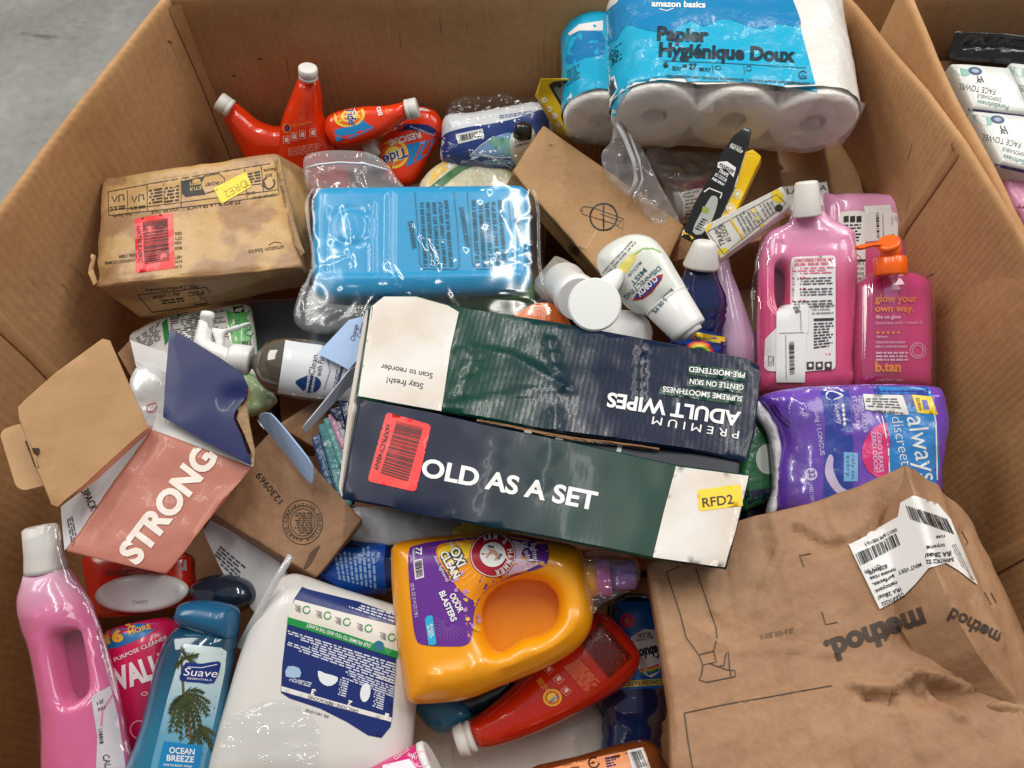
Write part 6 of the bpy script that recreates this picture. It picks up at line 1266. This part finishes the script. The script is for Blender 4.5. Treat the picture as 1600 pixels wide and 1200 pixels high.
T.slab('body', [(42, 895), (102, 880), (120, 905), (138, 935), (158, 990), (180, 1067), (192, 1135), (208, 1250), (82, 1250), (67, 1117), (50, 1020), (36, 980), (30, 943), (36, 915)], pb2, pinkmat('pink_left_liquid', P(80, 890, .76), P(100, 990, .74), (234, 186, 212), (222, 104, 156)), .03, .03, .034, smooth=4, corner=(0, 1),
   holes=[[(98, 1003), (107, 989), (131, 985), (140, 998), (149, 1060), (143, 1082), (120, 1089), (108, 1060)]], hr=.009, reliefs=[('seg', [(34, 975), (80, 985), (140, 960)], 5, -.005), ('seg', [(32, 955), (80, 962), (134, 940)], 5, .003)])
T.slab('grip_recess', [(90, 995), (100, 980), (136, 976), (148, 995), (158, 1060), (150, 1092), (116, 1098), (98, 1060)], (pb2[0]-pb2[1]*.008, pb2[1]), mat('shaded_rose_recess', (176, 64, 112), .25, coat=.5), .002, .001, .004, smooth=3, solid=False)  # web behind the grip hole, its shade put into the darker rose colour
T.lathe('cap', (73, 892, .775), (63, 822, .80), [(0, 31), (.1, 30), (.4, 27.5), (.95, 25.5), (1, 21)], WHITEC, n=(0, -.3, .95), ribs=.008)
T.decal('label', [(146, 965), (156, 978), (178, 1060), (186, 1100), (176, 1080), (158, 1020)], ink((226, 190, 206), .3)); T.lines([(150, 985), (172, 1062), (178, 1072), (156, 985)], 3, ink((160, 80, 110)), words=8)
T.decal('barcode_label', [(142, 1088), (172, 1072), (184, 1120), (196, 1200), (150, 1200), (152, 1150)], ink((214, 206, 212), .35), .0016, smooth=0); T.text([('CAL', (160, 1180), (164, 1200), 10)], BLACK, .0024); T.lines([(150, 1095), (160, 1090), (166, 1110), (154, 1114)], 2, BLACK, .0024, words=2)
T.stroke([[(176, 1085), (160, 1110), (158, 1135)]], 3, ink((230, 120, 170)), .0024); T.bars([(153, 1140), (156, 1165), (162, 1163), (159, 1138)], BLACK, 8, .0024)
T.slab('tight_wrap', [(38, 835), (60, 820), (92, 822), (106, 880), (140, 935), (162, 990), (184, 1067), (200, 1150), (212, 1250), (78, 1250), (60, 1117), (44, 1020), (30, 980), (26, 943), (36, 900)], (pb2[0]+pb2[1]*.026, pb2[1]), film('wrinkled_wrap', (245, 225, 235), .02, .35, 14, gloss=.14, rough=.12), .006, 0, .022, step=.006, smooth=3, cr=(20, .003, 5), solid=False, reliefs=rfolds((40, 900, 180, 1190), 40, 70, (20, 60), 4, .0022, 11, .7))

# ================================================================ goods in the second bin
T = Thing('black_tray', 'black plastic crate with raised rim wrapped in film in the second bin', 'crate')
T.hexa('crate', [(1492, 47, .875), (1660, 60, .875), (1660, 112, .84), (1478, 92, .84)], [(1498, 70, .80), (1660, 80, .8), (1660, 130, .79), (1480, 108, .79)], mat('black_crate_plastic', (26, 25, 26), .25, coat=.5, bump=.3, bs=30), bev=.004, edge=.012, cr=(16, .005, 2), reliefs=[('poly', [(1510, 52), (1640, 60), (1640, 80), (1500, 74)], 5, -.012)])
def towel(label, q, z, n=0):
    T = Thing('face_towel_pack', label, 'tissue pack', 'white face towel packs')
    c = [(np.array(q[0])*(1-a)*(1-b)+np.array(q[1])*a*(1-b)+np.array(q[2])*a*b+np.array(q[3])*(1-a)*b) for a, b in ((.5, .5),)][0]
    T.slab('pack', q, pl(c[0], c[1], z, (0, -.2, .97)), mat('towel_wrap', (216, 218, 214), .35, coat=.3, bump=.15, bs=14), .010, .06, .006, rnd=3, cr=(14, .003, n))
    B = lambda s, t: bil(q, s, t)
    T.decal('teal_print', [B(.03, .02), B(.36, .03), B(.34, .12), B(.22, .20), B(.06, .16)], ink((130, 176, 166), .35), smooth=3, corner=(0, 1))
    T.decal('seal_print', circ(B(.44, .06), 11, 18, 6, rot=10), ink((40, 66, 110)), .0014); T.decal('seal_print', circ(B(.44, .06), 6, 14, 3, rot=10), ink((150, 170, 190)), .0018)
    DI = ink((50, 54, 64)); T.text([('FACE TOWEL', B(.66, .42), B(.06, .36), 9, 0, -.01), ('DISPOSABLE', B(.69, .60), B(.30, .56), 6, 0, -.01)], DI, .0016)
    T.text([('PureSoftness', B(.76, .75), B(.26, .69), 7, 0, .0)], ink((70, 140, 120)), .0016)
    T.stroke([[B(.44, .16), B(.42, .26), B(.38, .32)], [B(.50, .16), B(.50, .30)], [B(.42, .22), B(.48, .25)], [B(.40, .26), B(.46, .30)]], 1.4, DI, .0016)
    T.decal('purple_band', [B(.02, .90), B(1, .93), B(1, .99), B(.02, .96)], ink((70, 60, 120)), .0014)
towel('white face towel pack directly below the black crate in the second bin', [(1482, 103), (1572, 111), (1607, 186), (1514, 176)], .845, 1)
towel('second white face towel pack, lower at the right picture edge', [(1515, 177), (1608, 187), (1656, 284), (1556, 263)], .842, 2)
towel('third white face towel pack at the far right edge', [(1574, 102), (1660, 112), (1690, 188), (1609, 186)], .845, 3)
T = Thing('pink_pack', 'pink wrapped pack under the face towels at the right edge', 'pack')
T.slab('pack', [(1552, 262), (1650, 282), (1680, 380), (1600, 360), (1575, 320)], pl(1600, 310, .80), mat('pink_wrap', (216, 140, 176), .35, coat=.3, bump=.2), .012, .05, .012, rnd=5, cr=(12, .003, 1))
T.text([('SOFT', (1620, 322), (1590, 318), 6)], ink((120, 40, 70)), .002)
def under(label, x0, x1, y0, y1, zt, zb, m):
    T = Thing('carton', label, 'box'); c = [(x0, y0), (x0, y1), (x1, y1), (x1, y0)]
    px = lambda x, y, z: (*proj(Vector((x, y, z))), z)
    T.hexa('body', [px(x, y, zt) for x, y in c], [px(x, y, zb) for x, y in c], m, edge=.06, cr=(6, .003, 2))
under('wide brown carton under the face towel packs in the second bin', .70, 1.25, .56, 1.00, .775, .02, KRAFTDK)
under('brown carton under the black crate in the second bin', .70, 1.25, 1.005, 1.09, .785, .02, KRAFTDK)
bpy.context.view_layer.update()
for o in list(bpy.data.objects):
    if o.type == 'EMPTY' and not o.children: print('EMPTY THING', o.name, o.get('label'))
print('triangles', sum(len(o.data.polygons) for o in bpy.data.objects if o.type == 'MESH'), 'objects', len(bpy.data.objects))
